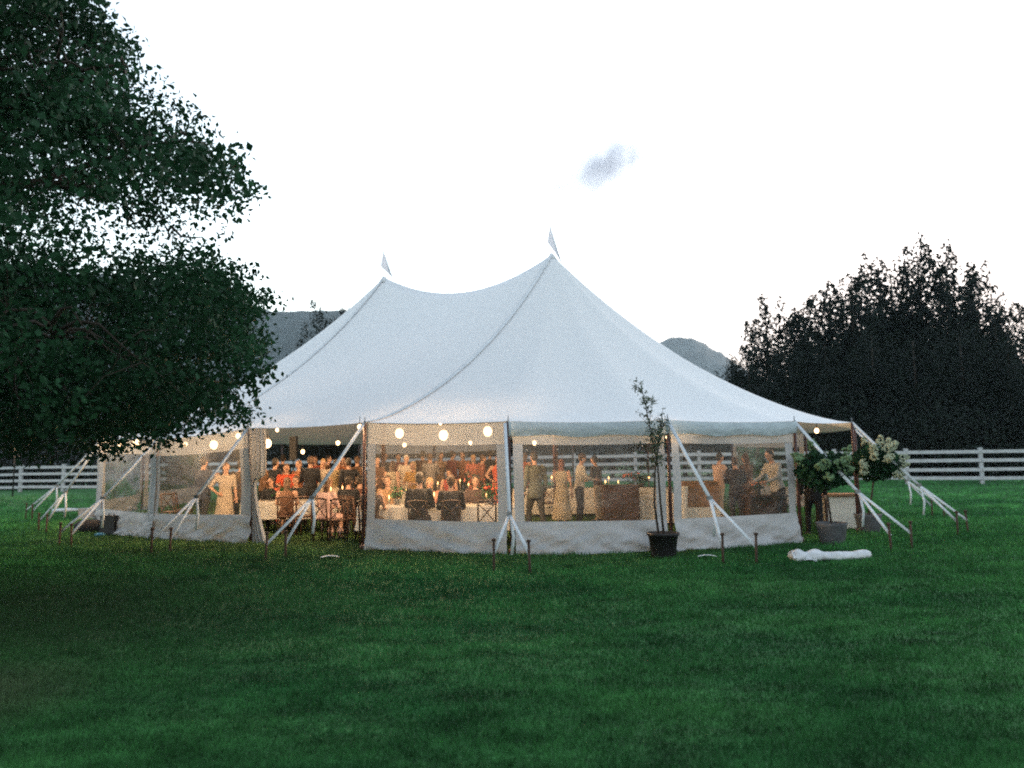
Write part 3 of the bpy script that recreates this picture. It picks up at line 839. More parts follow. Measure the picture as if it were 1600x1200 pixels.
# ------------------------------------------------------------------ lamps
BULBME = None
def bulb(px, row, y, label, r=.045, name='light_bulb', hang=.12, grp_='warm bulbs hung in the tent'):
    global BULBME
    if BULBME is None:
        BULBME = (MB().ball((0, 0, 0), (1, 1, 1.2), 12, 8).mesh('glass_bulb', BULB), MB().loft([(0, 0, 1.0, .55, .55), (0, 0, 2.0, .5, .5), (0, 0, 2.1, .2, .2)], 8).mesh('socket', BLACKP))
    p = at_depth(px, row, y)
    root = empty(name, p, 0, label, 'light bulb', grp_)
    for nm, me in (('glass_bulb', BULBME[0]), ('socket', BULBME[1])):
        o = link(nm, me, root); o.scale = (r, r, r)
    MB().tube([(0, 0, r * 2), (0, 0, r * 2 + hang)], .006, 5).build('cord', BLACKP, root)
for px, row, y, r, lab in (
    (562, 667, 14.5, .04, 'bulb at the top of the pole where the roof seam meets the doorway'),
    (157, 688, 19.1, .055, 'bulb at the top of the outermost pole at the tree end'),
    (372, 681, 16.25, .05, 'bulb beside the pole with the tied curtain'),
    (418, 693, 16.3, .08, 'large bulb in the doorway shining through the tied curtain'),
    (334, 695, 17.0, .085, 'large bulb behind the band of the window wall next to the doorway'),
    (624, 677, 15.25, .085, 'large glowing bulb behind the top band, first beyond the doorway pole'),
    (693, 680, 15.05, .09, 'large glowing bulb behind the top band, middle of three'),
    (762, 674, 14.8, .085, 'large glowing bulb behind the top band, next to the middle pole'),
    (1043, 684, 13.75, .035, 'small bulb on the pole above the potted olive tree'),
    (1276, 673, 17.8, .05, 'bulb over the hydrangeas in the open end bay'),
    (188, 695, 19.4, .045, 'bulb in the first window wall at the tree end'),
    (212, 693, 19.0, .085, 'brighter bulb in the first window wall at the tree end'),
    (237, 687, 18.4, .04, 'bulb by the second pole at the tree end, among the leaves'),
    (433, 672, 20.0, .04, 'small bulb high in the doorway under the eave'),
    (473, 706, 21.0, .05, 'lowest bulb hanging in the middle of the doorway'),
    (528, 692, 20.0, .05, 'bulb in the doorway near the seam pole'),
    (632, 695, 21.0, .05, 'small bulb deep in the tent below the first glowing one'),
    (735, 692, 21.0, .05, 'small bulb deep in the tent between two glowing ones'),
    (688, 662, 22.0, .04, 'tiny bulb just under the eave over the middle glowing one'),
    (835, 692, 21.5, .055, 'bulb over the man in the grey green jacket'),
    (290, 694, 20.5, .05, 'bulb deep behind the second window wall under the tree'),
): bulb(px, row, y, lab, r)
# the lamp on a post far out by the fence
def far_lamp():
    p = at_depth(24, 693, 33); g = Vector((p.x, p.y, G(p.x, p.y)))
    root = empty('garden_lamp', g, 0, 'single lit lamp on a thin post by the far fence under the tree', 'lamp')
    h = p.z - g.z
    MB().tube([(0, 0, 0), (0, 0, h - .06)], [.03, .02], 8).build('lamp_post', BLACKP, root)
    MB().ball((0, 0, h), (.085, .085, .10), 10, 7).build('lamp_globe', BULB, root)
far_lamp()

# ------------------------------------------------------------------ people
def remesh(mb, vox, smooth=2):
    me = mb.mesh('tmp', None); o = bpy.data.objects.new('tmp', me); COL.objects.link(o)
    md = o.modifiers.new('r', 'REMESH'); md.mode = 'VOXEL'; md.voxel_size = vox
    if smooth:
        ms = o.modifiers.new('s', 'SMOOTH'); ms.iterations = smooth; ms.factor = .5
    dg = bpy.context.evaluated_depsgraph_get(); dg.update()
    out = bpy.data.meshes.new_from_object(o.evaluated_get(dg))
    bpy.data.objects.remove(o); bpy.data.meshes.remove(me)
    out.polygons.foreach_set('use_smooth', [True] * len(out.polygons))
    return out
SKIN = mat('skin', (.42, .25, .18), .6, .06, 9)
HAIRC = dict(dark=(.018, .013, .010), brown=(.06, .034, .02), blond=(.30, .20, .10), grey=(.36, .35, .33), red=(.14, .05, .025))
EYEM = mat('eye_dark', (.02, .015, .012), .3, 0, 1); LIPM = mat('lips', (.30, .11, .09), .5, 0, 1)
SHOEM = mat('dark_shoe', (.015, .012, .01), .4, .1, 10)

def skeleton(pose, lean, arms, h):
    s = h / 1.75; J = {}
    V = lambda x, y, z: Vector((x, y, z)) * s
    if pose == 'sit':
        hz = .52; J['hip'] = V(0, 0, hz)
        for sx in (-1, 1):
            J['hip', sx] = V(.09 * sx, 0, hz); J['knee', sx] = V(.12 * sx, -.44, .50); J['ank', sx] = V(.12 * sx, -.42, .09); J['toe', sx] = V(.13 * sx, -.58, .04)
    else:
        hz = .93; J['hip'] = V(0, 0, hz); st = .05 if pose == 'step' else 0
        for sx in (-1, 1):
            J['hip', sx] = V(.09 * sx, 0, hz - .02); J['knee', sx] = V(.105 * sx, -.03 - st * 2 * sx, .50); J['ank', sx] = V(.11 * sx, .02 - st * 3 * sx, .09); J['toe', sx] = V(.13 * sx, -.14 - st * 3 * sx, .035)
    up = {}
    up['waist'] = V(0, -.01, hz + .17); up['chest'] = V(0, -.02, hz + .38); up['neck0'] = V(0, .0, hz + .54); up['neck1'] = V(0, -.02, hz + .62); up['head'] = V(0, -.035, hz + .715)
    for sx in (-1, 1):
        up['sh', sx] = V(.185 * sx, 0, hz + .50)
        k = arms if isinstance(arms, str) else arms[(sx + 1) // 2]
        if k == 'down': e, w_, hd = (.245 * sx, .03, hz + .22), (.26 * sx, -.05, hz - .03), (.26 * sx, -.08, hz - .13)
        elif k == 'reach': e, w_, hd = (.25 * sx, -.16, hz + .28), (.19 * sx, -.40, hz + .24), (.17 * sx, -.50, hz + .25)
        elif k == 'cup': e, w_, hd = (.24 * sx, -.08, hz + .22), (.13 * sx, -.28, hz + .36), (.10 * sx, -.34, hz + .43)
        elif k == 'up': e, w_, hd = (.33 * sx, -.08, hz + .58), (.34 * sx, -.16, hz + .84), (.33 * sx, -.18, hz + .94)
        elif k == 'hip': e, w_, hd = (.36 * sx, .06, hz + .25), (.19 * sx, -.05, hz + .08), (.14 * sx, -.10, hz + .06)
        else: e, w_, hd = (.24 * sx, -.10, hz + .24), (.12 * sx, -.34, hz + .22), (.08 * sx, -.43, hz + .22)   # 'table'
        up['el', sx] = V(*e); up['wr', sx] = V(*w_); up['hd', sx] = V(*hd)
    M_ = Matrix.Rotation(lean, 4, 'X'); hp = J['hip']
    for k, p in up.items(): J[k] = hp + M_ @ (p - hp)
    return J, s, M_

def hand(mb, wr, hd, s, sx):
    d = (hd - wr).normalized(); side = d.cross(Vector((0, 1, 0)) if abs(d.y) < .8 else Vector((1, 0, 0))).normalized(); nn = d.cross(side)
    pal = wr + d * .045 * s
    mb.tube([wr - d * .01, wr + d * .03 * s, wr + d * .085 * s], [.026 * s, .036 * s, .034 * s], 6)
    for i, (o, l) in enumerate(((-.028, .062), (-.009, .074), (.010, .07), (.027, .055))):
        a = wr + d * .08 * s + side * o * s; b = a + d * l * .5 * s + nn * .006 * s; c = b + (d * .8 + nn * .5).normalized() * l * .5 * s
        mb.tube([a, b, c], [.0095 * s, .009 * s, .007 * s], 5)
    a = wr + d * .03 * s + side * -.03 * s * sx; mb.tube([a, a + (d * .7 - side * .7 * sx) * .035 * s, a + (d * 1.0 - side * .8 * sx) * .06 * s], [.011 * s, .010 * s, .008 * s], 5)

def person(px, y, h, rz, label, outfit, top, bottom=None, hair='dark', long=False, pose='stand', lean=0.0, arms='down', group='guests in the tent', seat=None):
    b = column(px, y) if not isinstance(px, Vector) else px
    root = empty('person', b, rz, label, 'person', group)
    J, s, M_ = skeleton(pose, lean, arms, h)
    hp = J['hip']
    def torso(mb, g):
        rings = [(-.06, .15, .115), (0, .168, .125), (.08, .155, .112), (.17, .138, .10), (.28, .158, .112), (.38, .178, .118), (.46, .178, .10), (.525, .12, .078), (.55, .06, .055)]
        t = MB().loft([(0, -.01 * s, (z) * s, (rx + g) * s, (ry + g) * s) for z, rx, ry in rings], 14)
        t.v = [tuple(hp + M_ @ Vector(p)) for p in t.v]; mb.add(t.v, t.f)
    def arms_(mb, g, full=True, end=1.0):
        for sx in (-1, 1):
            a, e, w_ = J['sh', sx], J['el', sx], J['wr', sx]; w_ = e.lerp(w_, end)
            mb.tube([a, a.lerp(e, .5), e], [(.055 + g) * s, (.046 + g) * s, (.040 + g) * s], 9, dome=True)
            if full: mb.tube([e, e.lerp(w_, .4), w_], [(.041 + g) * s, (.038 + g) * s, (.027 + g) * s], 9, dome=True)
    def legs(mb, g):
        for sx in (-1, 1):
            a, k, n = J['hip', sx], J['knee', sx], J['ank', sx]
            mb.tube([a, a.lerp(k, .5), k], [(.088 + g) * s, (.075 + g) * s, (.055 + g) * s], 10, dome=True)
            mb.tube([k, k.lerp(n, .35), n], [(.054 + g) * s, (.054 + g) * s, (.036 + g) * s], 10, dome=True)
    # body: one continuous surface
    m = MB(); torso(m, 0); arms_(m, 0); legs(m, 0)
    m.tube([J['neck0'], J['neck1'], J['head']], [.055 * s, .05 * s, .05 * s], 10, dome=True)
    hq = J['head']
    hl = MB().ball((0, 0, .02), (.075, .092, .108), 14, 10).ball((0, -.022, -.045), (.052, .062, .066), 12, 8)
    hl.tube([(0, -.088, .02), (0, -.108, -.014), (0, -.092, -.026)], [.010, .016, .010], 6)
    for sx in (-1, 1): hl.ball((.077 * sx, .0, .0), (.014, .022, .032), 6, 5)
    hl.v = [tuple(hq + M_ @ (Vector(p) * s)) for p in hl.v]; m.add(hl.v, hl.f)
    for sx in (-1, 1): m.tube([J['ank', sx], J['toe', sx]], [.038 * s, .03 * s], 7, dome=True)
    me = remesh(m, .019, 2)
    hm = MB()
    for sx in (-1, 1): hand(hm, J['wr', sx], J['hd', sx], s, sx)
    bm = bmesh.new(); bm.from_mesh(me); tmp = hm.mesh('t'); bm.from_mesh(tmp); bm.to_mesh(me); bm.free(); bpy.data.meshes.remove(tmp)
    me.polygons.foreach_set('use_smooth', [True] * len(me.polygons))
    me.name = 'body'; me.materials.clear(); me.materials.append(SKIN)
    link('body', me, root)
    def part(nm, mb, mm, vox=.022, sm=2):
        x = remesh(mb, vox, sm) if vox else mb.mesh(nm)
        x.name = nm; x.materials.clear(); x.materials.append(mm); return link(nm, x, root)
    # hair
    hr = MB()
    hair_m = mat('hair_' + hair, HAIRC[hair], .6, .3, 25)
    hr.ball((0, .018, .045), (.086, .095, .098), 14, 9)
    if long: hr.ball((0, .055, -.06), (.085, .055, .13), 12, 8); hr.ball((0, .06, -.15), (.075, .045, .10), 10, 7)
    else: hr.ball((0, .04, -.01), (.08, .07, .07), 10, 7)
    hr.v = [tuple(hq + M_ @ (Vector(p) * s)) for p in hr.v]
    part('hair', hr, hair_m, .018, 1)
    ey = MB()
    for sx in (-1, 1): ey.ball(hq + M_ @ (Vector((.031 * sx, -.086, .018)) * s), .011 * s, 6, 5)
    e_ = ey.build('eyes', EYEM, root); e_['kind'] = 'stuff'
    MB().ball(hq + M_ @ (Vector((0, -.083, -.052)) * s), (.022 * s, .008 * s, .007 * s), 8, 5).build('mouth', LIPM, root)
    mname = lambda c: 'cloth_%02d_%02d_%02d' % tuple(int(x * 100) for x in c)
    top = tuple(c * .8 for c in top)
    tm = mat(mname(top), top, .85, .12, 8)
    bmt = mat(mname(bottom), bottom, .85, .12, 8) if bottom else tm
    if outfit in ('suit', 'shirt'):
        j = MB(); torso(j, .016 if outfit == 'suit' else .010); arms_(j, .012 if outfit == 'suit' else .008, True, .93)
        if outfit == 'suit' and pose != 'sit':
            j.loft([(hp.x, hp.y, hp.z - .16 * s, .185 * s, .135 * s), (hp.x, hp.y, hp.z - .05 * s, .19 * s, .14 * s), (hp.x, hp.y, hp.z + .1 * s, .172 * s, .128 * s)], 14)
        part('jacket' if outfit == 'suit' else 'shirt', j, tm)
        t = MB(); legs(t, .014); t.ball(hp + Vector((0, 0, .0)), (.168 * s, .128 * s, .11 * s)); part('trousers', t, bmt)
    elif outfit == 'dress':
        j = MB(); torso(j, .010)
        if rng.random() < .5: arms_(j, .008, False)
        if pose == 'sit':
            for sx in (-1, 1):
                a, k = J['hip', sx], J['knee', sx]; j.tube([a, k, k + Vector((0, .02, -.3 * s))], [.115 * s, .09 * s, .085 * s], 10, dome=True)
            j.ball(hp + Vector((0, -.2 * s, .0)), (.17 * s, .26 * s, .1 * s))
        else:
            n = 20; rings = [(.12, .15, .105), (0, .185, .14), (-.2, .20, .165), (-.45, .235, .205), (-.72, .275, .25)]
            v = []; f = []
            for i, (z, rx, ry) in enumerate(rings):
                for k in range(n):
                    q = 2 * math.pi * k / n; fo = 1 + .05 * i / 4 * math.sin(q * 7 + px * .3 if not isinstance(px, Vector) else q * 7)
                    v.append((hp.x + rx * s * math.cos(q) * fo, hp.y + ry * s * math.sin(q) * fo, hp.z + z * s))
            for i in range(len(rings) - 1):
                for k in range(n): f.append((i * n + k, i * n + (k + 1) % n, (i + 1) * n + (k + 1) % n, (i + 1) * n + k))
            f += [tuple(range(n)), tuple((len(rings) - 1) * n + k for k in range(n - 1, -1, -1))]
            j.add(v, f)
        part('dress', j, tm, .022, 1)
    for sx in (-1, 1):
        a, t = J['ank', sx], J['toe', sx]
        MB().tube([a + Vector((0, .04 * s, -.045 * s)), a.lerp(t, .5) + Vector((0, 0, -.012 * s)), t], [.042 * s, .044 * s, .034 * s], 8, dome=True).build('shoe', SHOEM, root)
    return root

# chairs
def chair_meshes():
    seat = MB().loft([(0, 0, .44, .20, .20), (0, 0, .475, .21, .21), (0, 0, .485, .19, .19)], 16).mesh('seat', DARKWOOD)
    legf = MB().tube([(0, 0, 0), (0, 0, .45)], [.016, .02], 7).mesh('leg', DARKWOOD)
    post = MB().tube([(0, 0, 0), (0, .03, .45), (0, .07, .75), (0, .09, .90)], [.017, .02, .017, .015], 7).mesh('leg', DARKWOOD)
    top = MB().tube([(-.19, .09, .88), (-.1, .12, .90), (0, .13, .905), (.1, .12, .90), (.19, .09, .88)], .02, 7).mesh('top_rail', DARKWOOD)
    cr = MB().tube([(-.175, .03, .47), (0, .075, .69), (.18, .09, .87)], .011, 6).mesh('cross_bar', DARKWOOD)
    cr2 = MB().tube([(.175, .03, .47), (0, .065, .69), (-.18, .09, .87)], .011, 6).mesh('cross_bar', DARKWOOD)
    return seat, legf, post, top, cr, cr2
CH = chair_meshes()
def chair(p, rz, label, group='cross back chairs at the tables'):
    root = empty('chair', p, rz, label, 'chair', group)
    link('seat', CH[0], root)
    for sx in (-1, 1):
        o = link('leg', CH[1], root); o.location = (.155 * sx, -.15, 0)
        o = link('leg', CH[2], root); o.location = (.165 * sx, .15, 0)
    for nm, me in (('top_rail', CH[3]), ('cross_bar', CH[4]), ('cross_bar', CH[5])):
        o = link(nm, me, root); o.location = (0, .15, 0)
    return root

def seated(px, y, h, rz, label, outfit, top, bottom=None, hair='dark', long=False, arms='table', lean=.05, clabel=None):
    p = column(px, y)
    person(p, y, h, rz, label, outfit, top, bottom, hair, long, 'sit', lean, arms, 'seated guests at the tables')
    q = Vector((p.x, p.y, p.z)) + Matrix.Rotation(rz, 3, 'Z') @ Vector((0, .02, 0))
    chair(q, rz, clabel or 'chair under the ' + label.split(' sitting')[0])

# tables
def banquet(px, y, L, W, rz, label, group='long tables under pale cloths', hgt=.76, hem=.08):
    p = column(px, y); root = empty('banquet_table', p, rz, label, 'table', group)
    MB().box((0, 0, hgt - .02), (L, W, .04)).build('tabletop', MIDWOOD, root, False)
    for sx in (-1, 1):
        for sy in (-1, 1): MB().box((sx * (L / 2 - .1), sy * (W / 2 - .1), (hgt - .04) / 2), (.05, .05, hgt - .04)).build('leg', STEEL, root, False)
    # cloth draped to near the ground, with folds
    n = 120; v = []; f = []
    def per(t):
        P = 2 * (L + W); d = t * P
        if d < L: return Vector((-L / 2 + d, -W / 2, 0)), Vector((0, -1, 0))
        d -= L
        if d < W: return Vector((L / 2, -W / 2 + d, 0)), Vector((1, 0, 0))
        d -= W
        if d < L: return Vector((L / 2 - d, W / 2, 0)), Vector((0, 1, 0))
        d -= L
        return Vector((-L / 2, W / 2 - d, 0)), Vector((-1, 0, 0))
    rows = [(hgt + .004, -.02, 0), (hgt + .004, .004, 0), (hgt - .03, .012, .1), (hgt - .3, .03, .6), (hem, .06, 1)]
    for z, o_, k in rows:
        for i in range(n):
            q, nn = per(i / n); v.append(q + nn * (o_ + k * .035 * math.sin(i * 1.3 + px)) + Vector((0, 0, z)))
    for r in range(len(rows) - 1):
        for i in range(n): f.append((r * n + i, r * n + (i + 1) % n, (r + 1) * n + (i + 1) % n, (r + 1) * n + i))
    f.append(tuple(range(n)))
    c = MB().add(v, f).build('tablecloth', CLOTH); c.location = p; c.rotation_euler.z = rz
    tag(c, 'pale cloth draped over the ' + label.split(' behind')[0], 'tablecloth', 'pale tablecloths')
    return p

T1 = banquet(470, 18.6, 2.6, .9, .05, 'long table in the doorway with four candles', hem=.36)
T2 = banquet(690, 15.55, 3.2, .9, -.12, 'long table behind the two dark suited backs', hem=.3)
T3 = banquet(925, 21.9, 4.4, .9, .02, 'long table of candles and flowers behind the standing men')
T4 = banquet(655, 21.6, 3.0, .9, .0, 'far table in the middle of the tent, behind the pale dresses')
T5 = banquet(1025, 19.2, 1.3, .8, .1, 'short pale table next to the dark sideboard')

CANM = None
def candle(px, row, y, ztop, zt, label):
    """taper candle on a table: flame at its picture place, foot on the cloth"""
    global CANM
    p = at_depth(px, row, y); b = Vector((p.x, p.y, zt)); h = max(.06, p.z - zt)
    root = empty('candle', b, 0, label, 'candle', 'lit candles on the tables')
    MB().loft([(0, 0, 0, .035, .035), (0, 0, .012, .035, .035), (0, 0, .02, .012, .012), (0, 0, h * .4, .010, .010), (0, 0, h * .4 + .01, .016, .016)], 8).build('candlestick', STEEL, root)
    MB().tube([(0, 0, h * .4 + .01), (0, 0, h - .03)], .010, 7).build('wax', WAX, root)
    MB().loft([(0, 0, h - .03, .004, .004), (0, 0, h - .01, .013, .013), (0, 0, h + .015, .010, .010), (0, 0, h + .05, .003, .003)], 8).build('flame', FLAME, root)
def zt(T): return T.z + .765
for px, row, y, T, lab in (
    (458, 772, 18.45, T1, 'first candle on the doorway table, from the curtain side'),
    (497, 770, 18.5, T1, 'second candle on the doorway table'),
    (517, 764, 18.7, T1, 'third candle on the doorway table'),
    (535, 762, 18.7, T1, 'last candle on the doorway table, by the seam pole'),
    (608, 777, 15.7, T2, 'candle on the near table beside the doorway pole'),
    (635, 768, 15.75, T2, 'candle on the near table at the elbow of the broad dark back'),
    (678, 773, 15.6, T2, 'candle on the near table between the two dark backs'),
    (760, 775, 15.4, T2, 'candle on the near table closest to the middle pole'),
    (684, 755, 21.5, T4, 'candle on the far middle table between the two dark heads'),
    (719, 751, 21.6, T4, 'candle on the far middle table just past the second dark head'),
    (732, 757, 21.4, T4, 'candle on the far middle table, the last toward the middle pole'),
    (862, 746, 21.8, T3, 'candle beside the elbow of the grey green jacket'),
    (891, 751, 21.7, T3, 'candle just before the white shirt'),
    (932, 747, 21.9, T3, 'candle between the white shirt and the sideboard'),
    (946, 753, 21.7, T3, 'low candle at the edge of the sideboard'),
    (951, 747, 21.95, T3, 'tall candle above the edge of the sideboard'),
    (966, 753, 21.8, T3, 'candle above the middle of the sideboard'),
    (1014, 746, 22.0, T3, 'lone candle at the olive tree end of the long table'),
    (809, 747, 21.8, T3, 'lone candle at the middle pole end of the long table'),
): candle(px, row, y, 0, zt(T), lab)

def bouquet(px, y, ztop, col, label, r=.16, z0=None):
    p = column(px, y); p.z = z0
    root = empty('flower_arrangement', p, 0, label, 'flowers', 'flowers on the tables')
    MB().loft([(0, 0, 0, .05, .05), (0, 0, .09, .075, .075), (0, 0, .12, .06, .06), (0, 0, .125, .03, .03)], 10).build('vase', ZINC, root)
    n = 160; P = nrg.normal(size=(n, 3)) * np.array([r * .55, r * .5, r * .4]) + np.array([0, 0, .12 + r * .7])
    link('leaves', leaf_mesh('leaves', P, .07, LEAF_SH, (0, 0, .4), .9), root)
    fm = mat('petal_%d_%d_%d' % tuple(int(c * 100) for c in col), col, .7, .2, 20)
    m = MB()
    for i in range(11):
        c = Vector((rng.gauss(0, r * .55), rng.gauss(0, r * .5), .12 + r * .8 + rng.uniform(-.5, .6) * r * .6)); m.ball(c, (.035, .035, .028), 7, 5)
    o = m.build('blossoms', fm, root); o['kind'] = 'stuff'
bouquet(884, 21.8, 0, (.55, .10, .07), 'red flowers on the long table before the white shirt', .26, zt(T3))
bouquet(988, 21.7, 0, (.60, .12, .05), 'orange red flowers on the long table above the sideboard', .24, zt(T3))
bouquet(1004, 21.9, 0, (.10, .14, .05), 'leafy green arrangement at the end of the long table', .18, zt(T3))
bouquet(768, 15.3, 0, (.62, .10, .05), 'red flowers on the near table by the middle pole', .2, zt(T2))
bouquet(742, 21.7, 0, (.45, .12, .10), 'red flowers on the far middle table', .26, zt(T4))
bouquet(620, 15.8, 0, (.50, .30, .22), 'peach flowers on the near table by the doorway pole', .15, zt(T2))
bouquet(440, 18.5, 0, (.55, .12, .06), 'orange flowers at the curtain end of the doorway table', .16, zt(T1))

# furniture near the serving end
def sideboard():
    p = column(970, 18.6); root = empty('sideboard', p, .03, 'dark boxy wooden sideboard before the long table', 'sideboard')
    MB().box((0, 0, .52), (.84, .45, .92)).build('cabinet', DARKWOOD, root, False)
    MB().box((0, 0, .995), (.90, .5, .035)).build('top', DARKWOOD, root, False)
    for sx in (-1, 1):
        d = MB().box((sx * .205, -.235, .52), (.38, .02, .80)).build('door', DARKWOOD, root, False)
        MB().ball((sx * .04, -.255, .58), .014, 6, 5).build('knob', STEEL, d)
        for sy in (-1, 1): MB().box((sx * .38, sy * .18, .03), (.06, .06, .06)).build('foot', DARKWOOD, root, False)
sideboard()
def bar():
    p = column(1092, 18.2); root = empty('bar_counter', p, .05, 'wooden bar counter with a pale foot before the woman in white', 'bar counter')
    MB().box((0, 0, .78), (.84, .46, .55)).build('front_panel', MIDWOOD, root, False)
    MB().box((0, 0, 1.075), (.92, .56, .035)).build('counter_top', MIDWOOD, root, False)
    MB().box((0, 0, .25), (.90, .52, .50)).build('plinth', CLOTH, root, False)
    q = Vector((p.x - .42, p.y - .35, p.z)); r2 = empty('paper_stand', q, 0, 'small pale pedestal beside the wooden bar counter', 'pedestal')
    MB().loft([(0, 0, 0, .13, .13), (0, 0, .05, .11, .11), (0, 0, .45, .09, .09), (0, 0, .95, .12, .12), (0, 0, .99, .13, .13)], 12).build('column', CLOTH, r2)
bar()
def small_table(px, y, label, wd, L):
    p = column(px, y); root = empty('wood_table', p, .04, label, 'table', 'wood topped tables at the open end')
    MB().box((0, 0, .775), (L, .6, .05)).build('tabletop', wd, root, False)
    for sx in (-1, 1):
        for sy in (-1, 1): MB().box((sx * (L / 2 - .06), sy * .24, .375), (.05, .05, .75)).build('leg', DARKWOOD, root, False)
    m = MB().box((0, .0, .38), (L - .16, .42, .70)); m.build('shelf_box', CLOTH if px > 1250 else DARKWOOD, root, False)
    return p
st1 = small_table(1196, 17.4, 'dark low table the bending man leans on', DARKWOOD, .9)
st2 = small_table(1312, 17.6, 'wood topped table with a pale front behind the hydrangeas', MIDWOOD, .9)
bouquet(1187, 17.3, 0, (.6, .16, .03), 'orange flowers and bowls on the dark low table', .13, st1.z + .8)

def speaker():
    p = column(457, 22.6); root = empty('column_speaker', p, 0, 'slim black loudspeaker on a stand above the crowd in the doorway', 'loudspeaker')
    MB().tube([(0, 0, 0), (0, 0, 1.7)], .02, 8).build('stand_pole', BLACKP, root)
    for i in range(3):
        a = i * 2.09; MB().tube([(0, 0, .5), (math.cos(a) * .4, math.sin(a) * .4, .02)], .014, 6).build('leg', BLACKP, root)
    MB().box((0, 0, 2.02), (.19, .2, .68)).build('cabinet', BLACKP, root, False)
speaker()

PI = math.pi
# standing guests
dk = (.012, .013, .016); navy = (.03, .038, .058); white = (.62, .58, .52); cham = (.42, .36, .27); greyg = (.085, .095, .08)
for a in (
    (316, 18.6, 1.80, PI * .9, 'person in a blue grey suit standing behind the window wall under the tree', 'suit', navy, dk, 'dark'),
    (350, 18.4, 1.66, PI * .2, 'person in a pale long dress beside the blue grey suit', 'dress', (.36, .30, .24), None, 'brown', True),
    (374, 19.0, 1.74, PI, 'person in a brown jacket standing behind the curtain pole', 'suit', (.07, .045, .03), dk, 'dark'),
    (428, 20.6, 1.76, PI * .8, 'person in a black suit next to the tied curtain', 'suit', dk, dk, 'dark'),
    (446, 19.9, 1.62, .3, 'person in a red orange dress in the doorway', 'dress', (.50, .075, .03), None, 'brown', True),
    (466, 21.2, 1.68, -.4, 'person in a rust brown dress in the middle of the doorway', 'dress', (.22, .09, .045), None, 'brown', True),
    (484, 20.4, 1.80, PI * 1.1, 'person in a black suit with their back to the doorway', 'suit', dk, dk, 'brown'),
    (504, 21.8, 1.70, .2, 'person in a pale blouse near the doorway strap', 'shirt', (.5, .42, .34), dk, 'blond', True),
    (522, 20.5, 1.72, PI * .7, 'person in an olive tan jacket in the doorway', 'suit', (.20, .15, .08), dk, 'dark'),
    (545, 20.2, 1.74, PI * 1.2, 'person in a dark suit by the seam pole', 'suit', (.02, .016, .016), dk, 'dark'),
    (412, 21.8, 1.70, 0, 'person in a brown shirt seen past the curtain fold', 'shirt', (.14, .075, .04), dk, 'dark'),
    (610, 20.0, 1.66, PI * .9, 'person in a champagne dress beyond the near table', 'dress', cham, None, 'brown', True),
    (634, 22.8, 1.74, .3, 'person with grey hair in a pale jacket at the far middle table', 'suit', (.42, .36, .30), dk, 'grey'),
    (646, 20.3, 1.62, -.3, 'person with blond hair in a mustard dress behind the broad dark back', 'dress', (.42, .24, .06), None, 'blond', True),
    (672, 23.2, 1.76, PI, 'person in a grey jacket behind the far middle table', 'suit', (.20, .19, .19), dk, 'brown'),
    (588, 22.4, 1.72, .4, 'person in a brown jacket just inside the doorway pole', 'suit', (.12, .06, .035), dk, 'dark'),
    (752, 23.0, 1.70, PI * .6, 'person in a dark rust jacket behind the red flowers', 'suit', (.20, .07, .04), dk, 'brown'),
    (779, 22.4, 1.68, .2, 'person in a red dress right by the middle pole', 'dress', (.50, .10, .06), None, 'red', True),
    (838, 17.2, 1.80, PI * 1.15, 'person in a grey green jacket standing by the middle pole', 'suit', greyg, (.03, .03, .03), 'dark'),
    (879, 18.6, 1.62, PI * .9, 'person in a champagne skirt between the two standing men', 'dress', cham, None, 'red', True),
    (906, 19.2, 1.76, PI * .55, 'person in a white shirt and dark trousers at the long table', 'shirt', white, dk, 'brown'),
    (937, 20.2, 1.70, PI * 1.3, 'person in a dark brown waistcoat beside the white shirt', 'shirt', (.06, .04, .03), (.32, .27, .22), 'dark'),
    (600, 24.6, 1.74, PI * .3, 'person in a black jacket far back by the doorway pole', 'suit', dk, dk, 'brown'),
    (622, 25.4, 1.68, 0, 'person in a burgundy dress far back behind the pale jacket', 'dress', (.16, .03, .03), None, 'dark', True),
    (660, 25.0, 1.78, PI, 'person in a dark brown suit far back over the broad dark back', 'suit', (.06, .03, .02), dk, 'dark'),
    (688, 25.6, 1.70, .4, 'person in a tan dress far back between the two dark backs', 'dress', (.30, .19, .11), None, 'brown', True),
    (706, 24.8, 1.76, PI * .7, 'person in a maroon jacket over the narrower dark back', 'suit', (.13, .035, .03), dk, 'dark'),
    (724, 25.3, 1.72, -.2, 'person in a copper blouse behind the far middle candles', 'shirt', (.32, .13, .06), dk, 'brown', True),
    (740, 24.4, 1.66, .1, 'person in a coral dress near the red flowers of the far table', 'dress', (.45, .14, .09), None, 'blond', True),
    (766, 25.2, 1.75, PI, 'person in a black suit far back by the middle pole', 'suit', dk, dk, 'dark'),
    (440, 23.6, 1.78, PI, 'person in a black jacket far back over the red orange dress', 'suit', dk, dk, 'dark'),
    (493, 24.2, 1.70, 0, 'person in a brick red blouse far back in the doorway', 'shirt', (.26, .06, .035), dk, 'brown', True),
    (512, 23.4, 1.74, PI * .5, 'person in a dark brown jacket far back behind the pale blouse', 'suit', (.07, .035, .02), dk, 'dark'),
    (535, 23.8, 1.68, .2, 'person in a rust dress far back by the seam pole', 'dress', (.25, .09, .04), None, 'red', True),
    (556, 22.0, 1.76, PI, 'person in a brown suit half hidden by the seam pole', 'suit', (.09, .05, .03), dk, 'brown'),
    (820, 24.0, 1.70, PI * .8, 'person in a dusty red dress behind the grey green jacket', 'dress', (.30, .10, .07), None, 'brown', True),
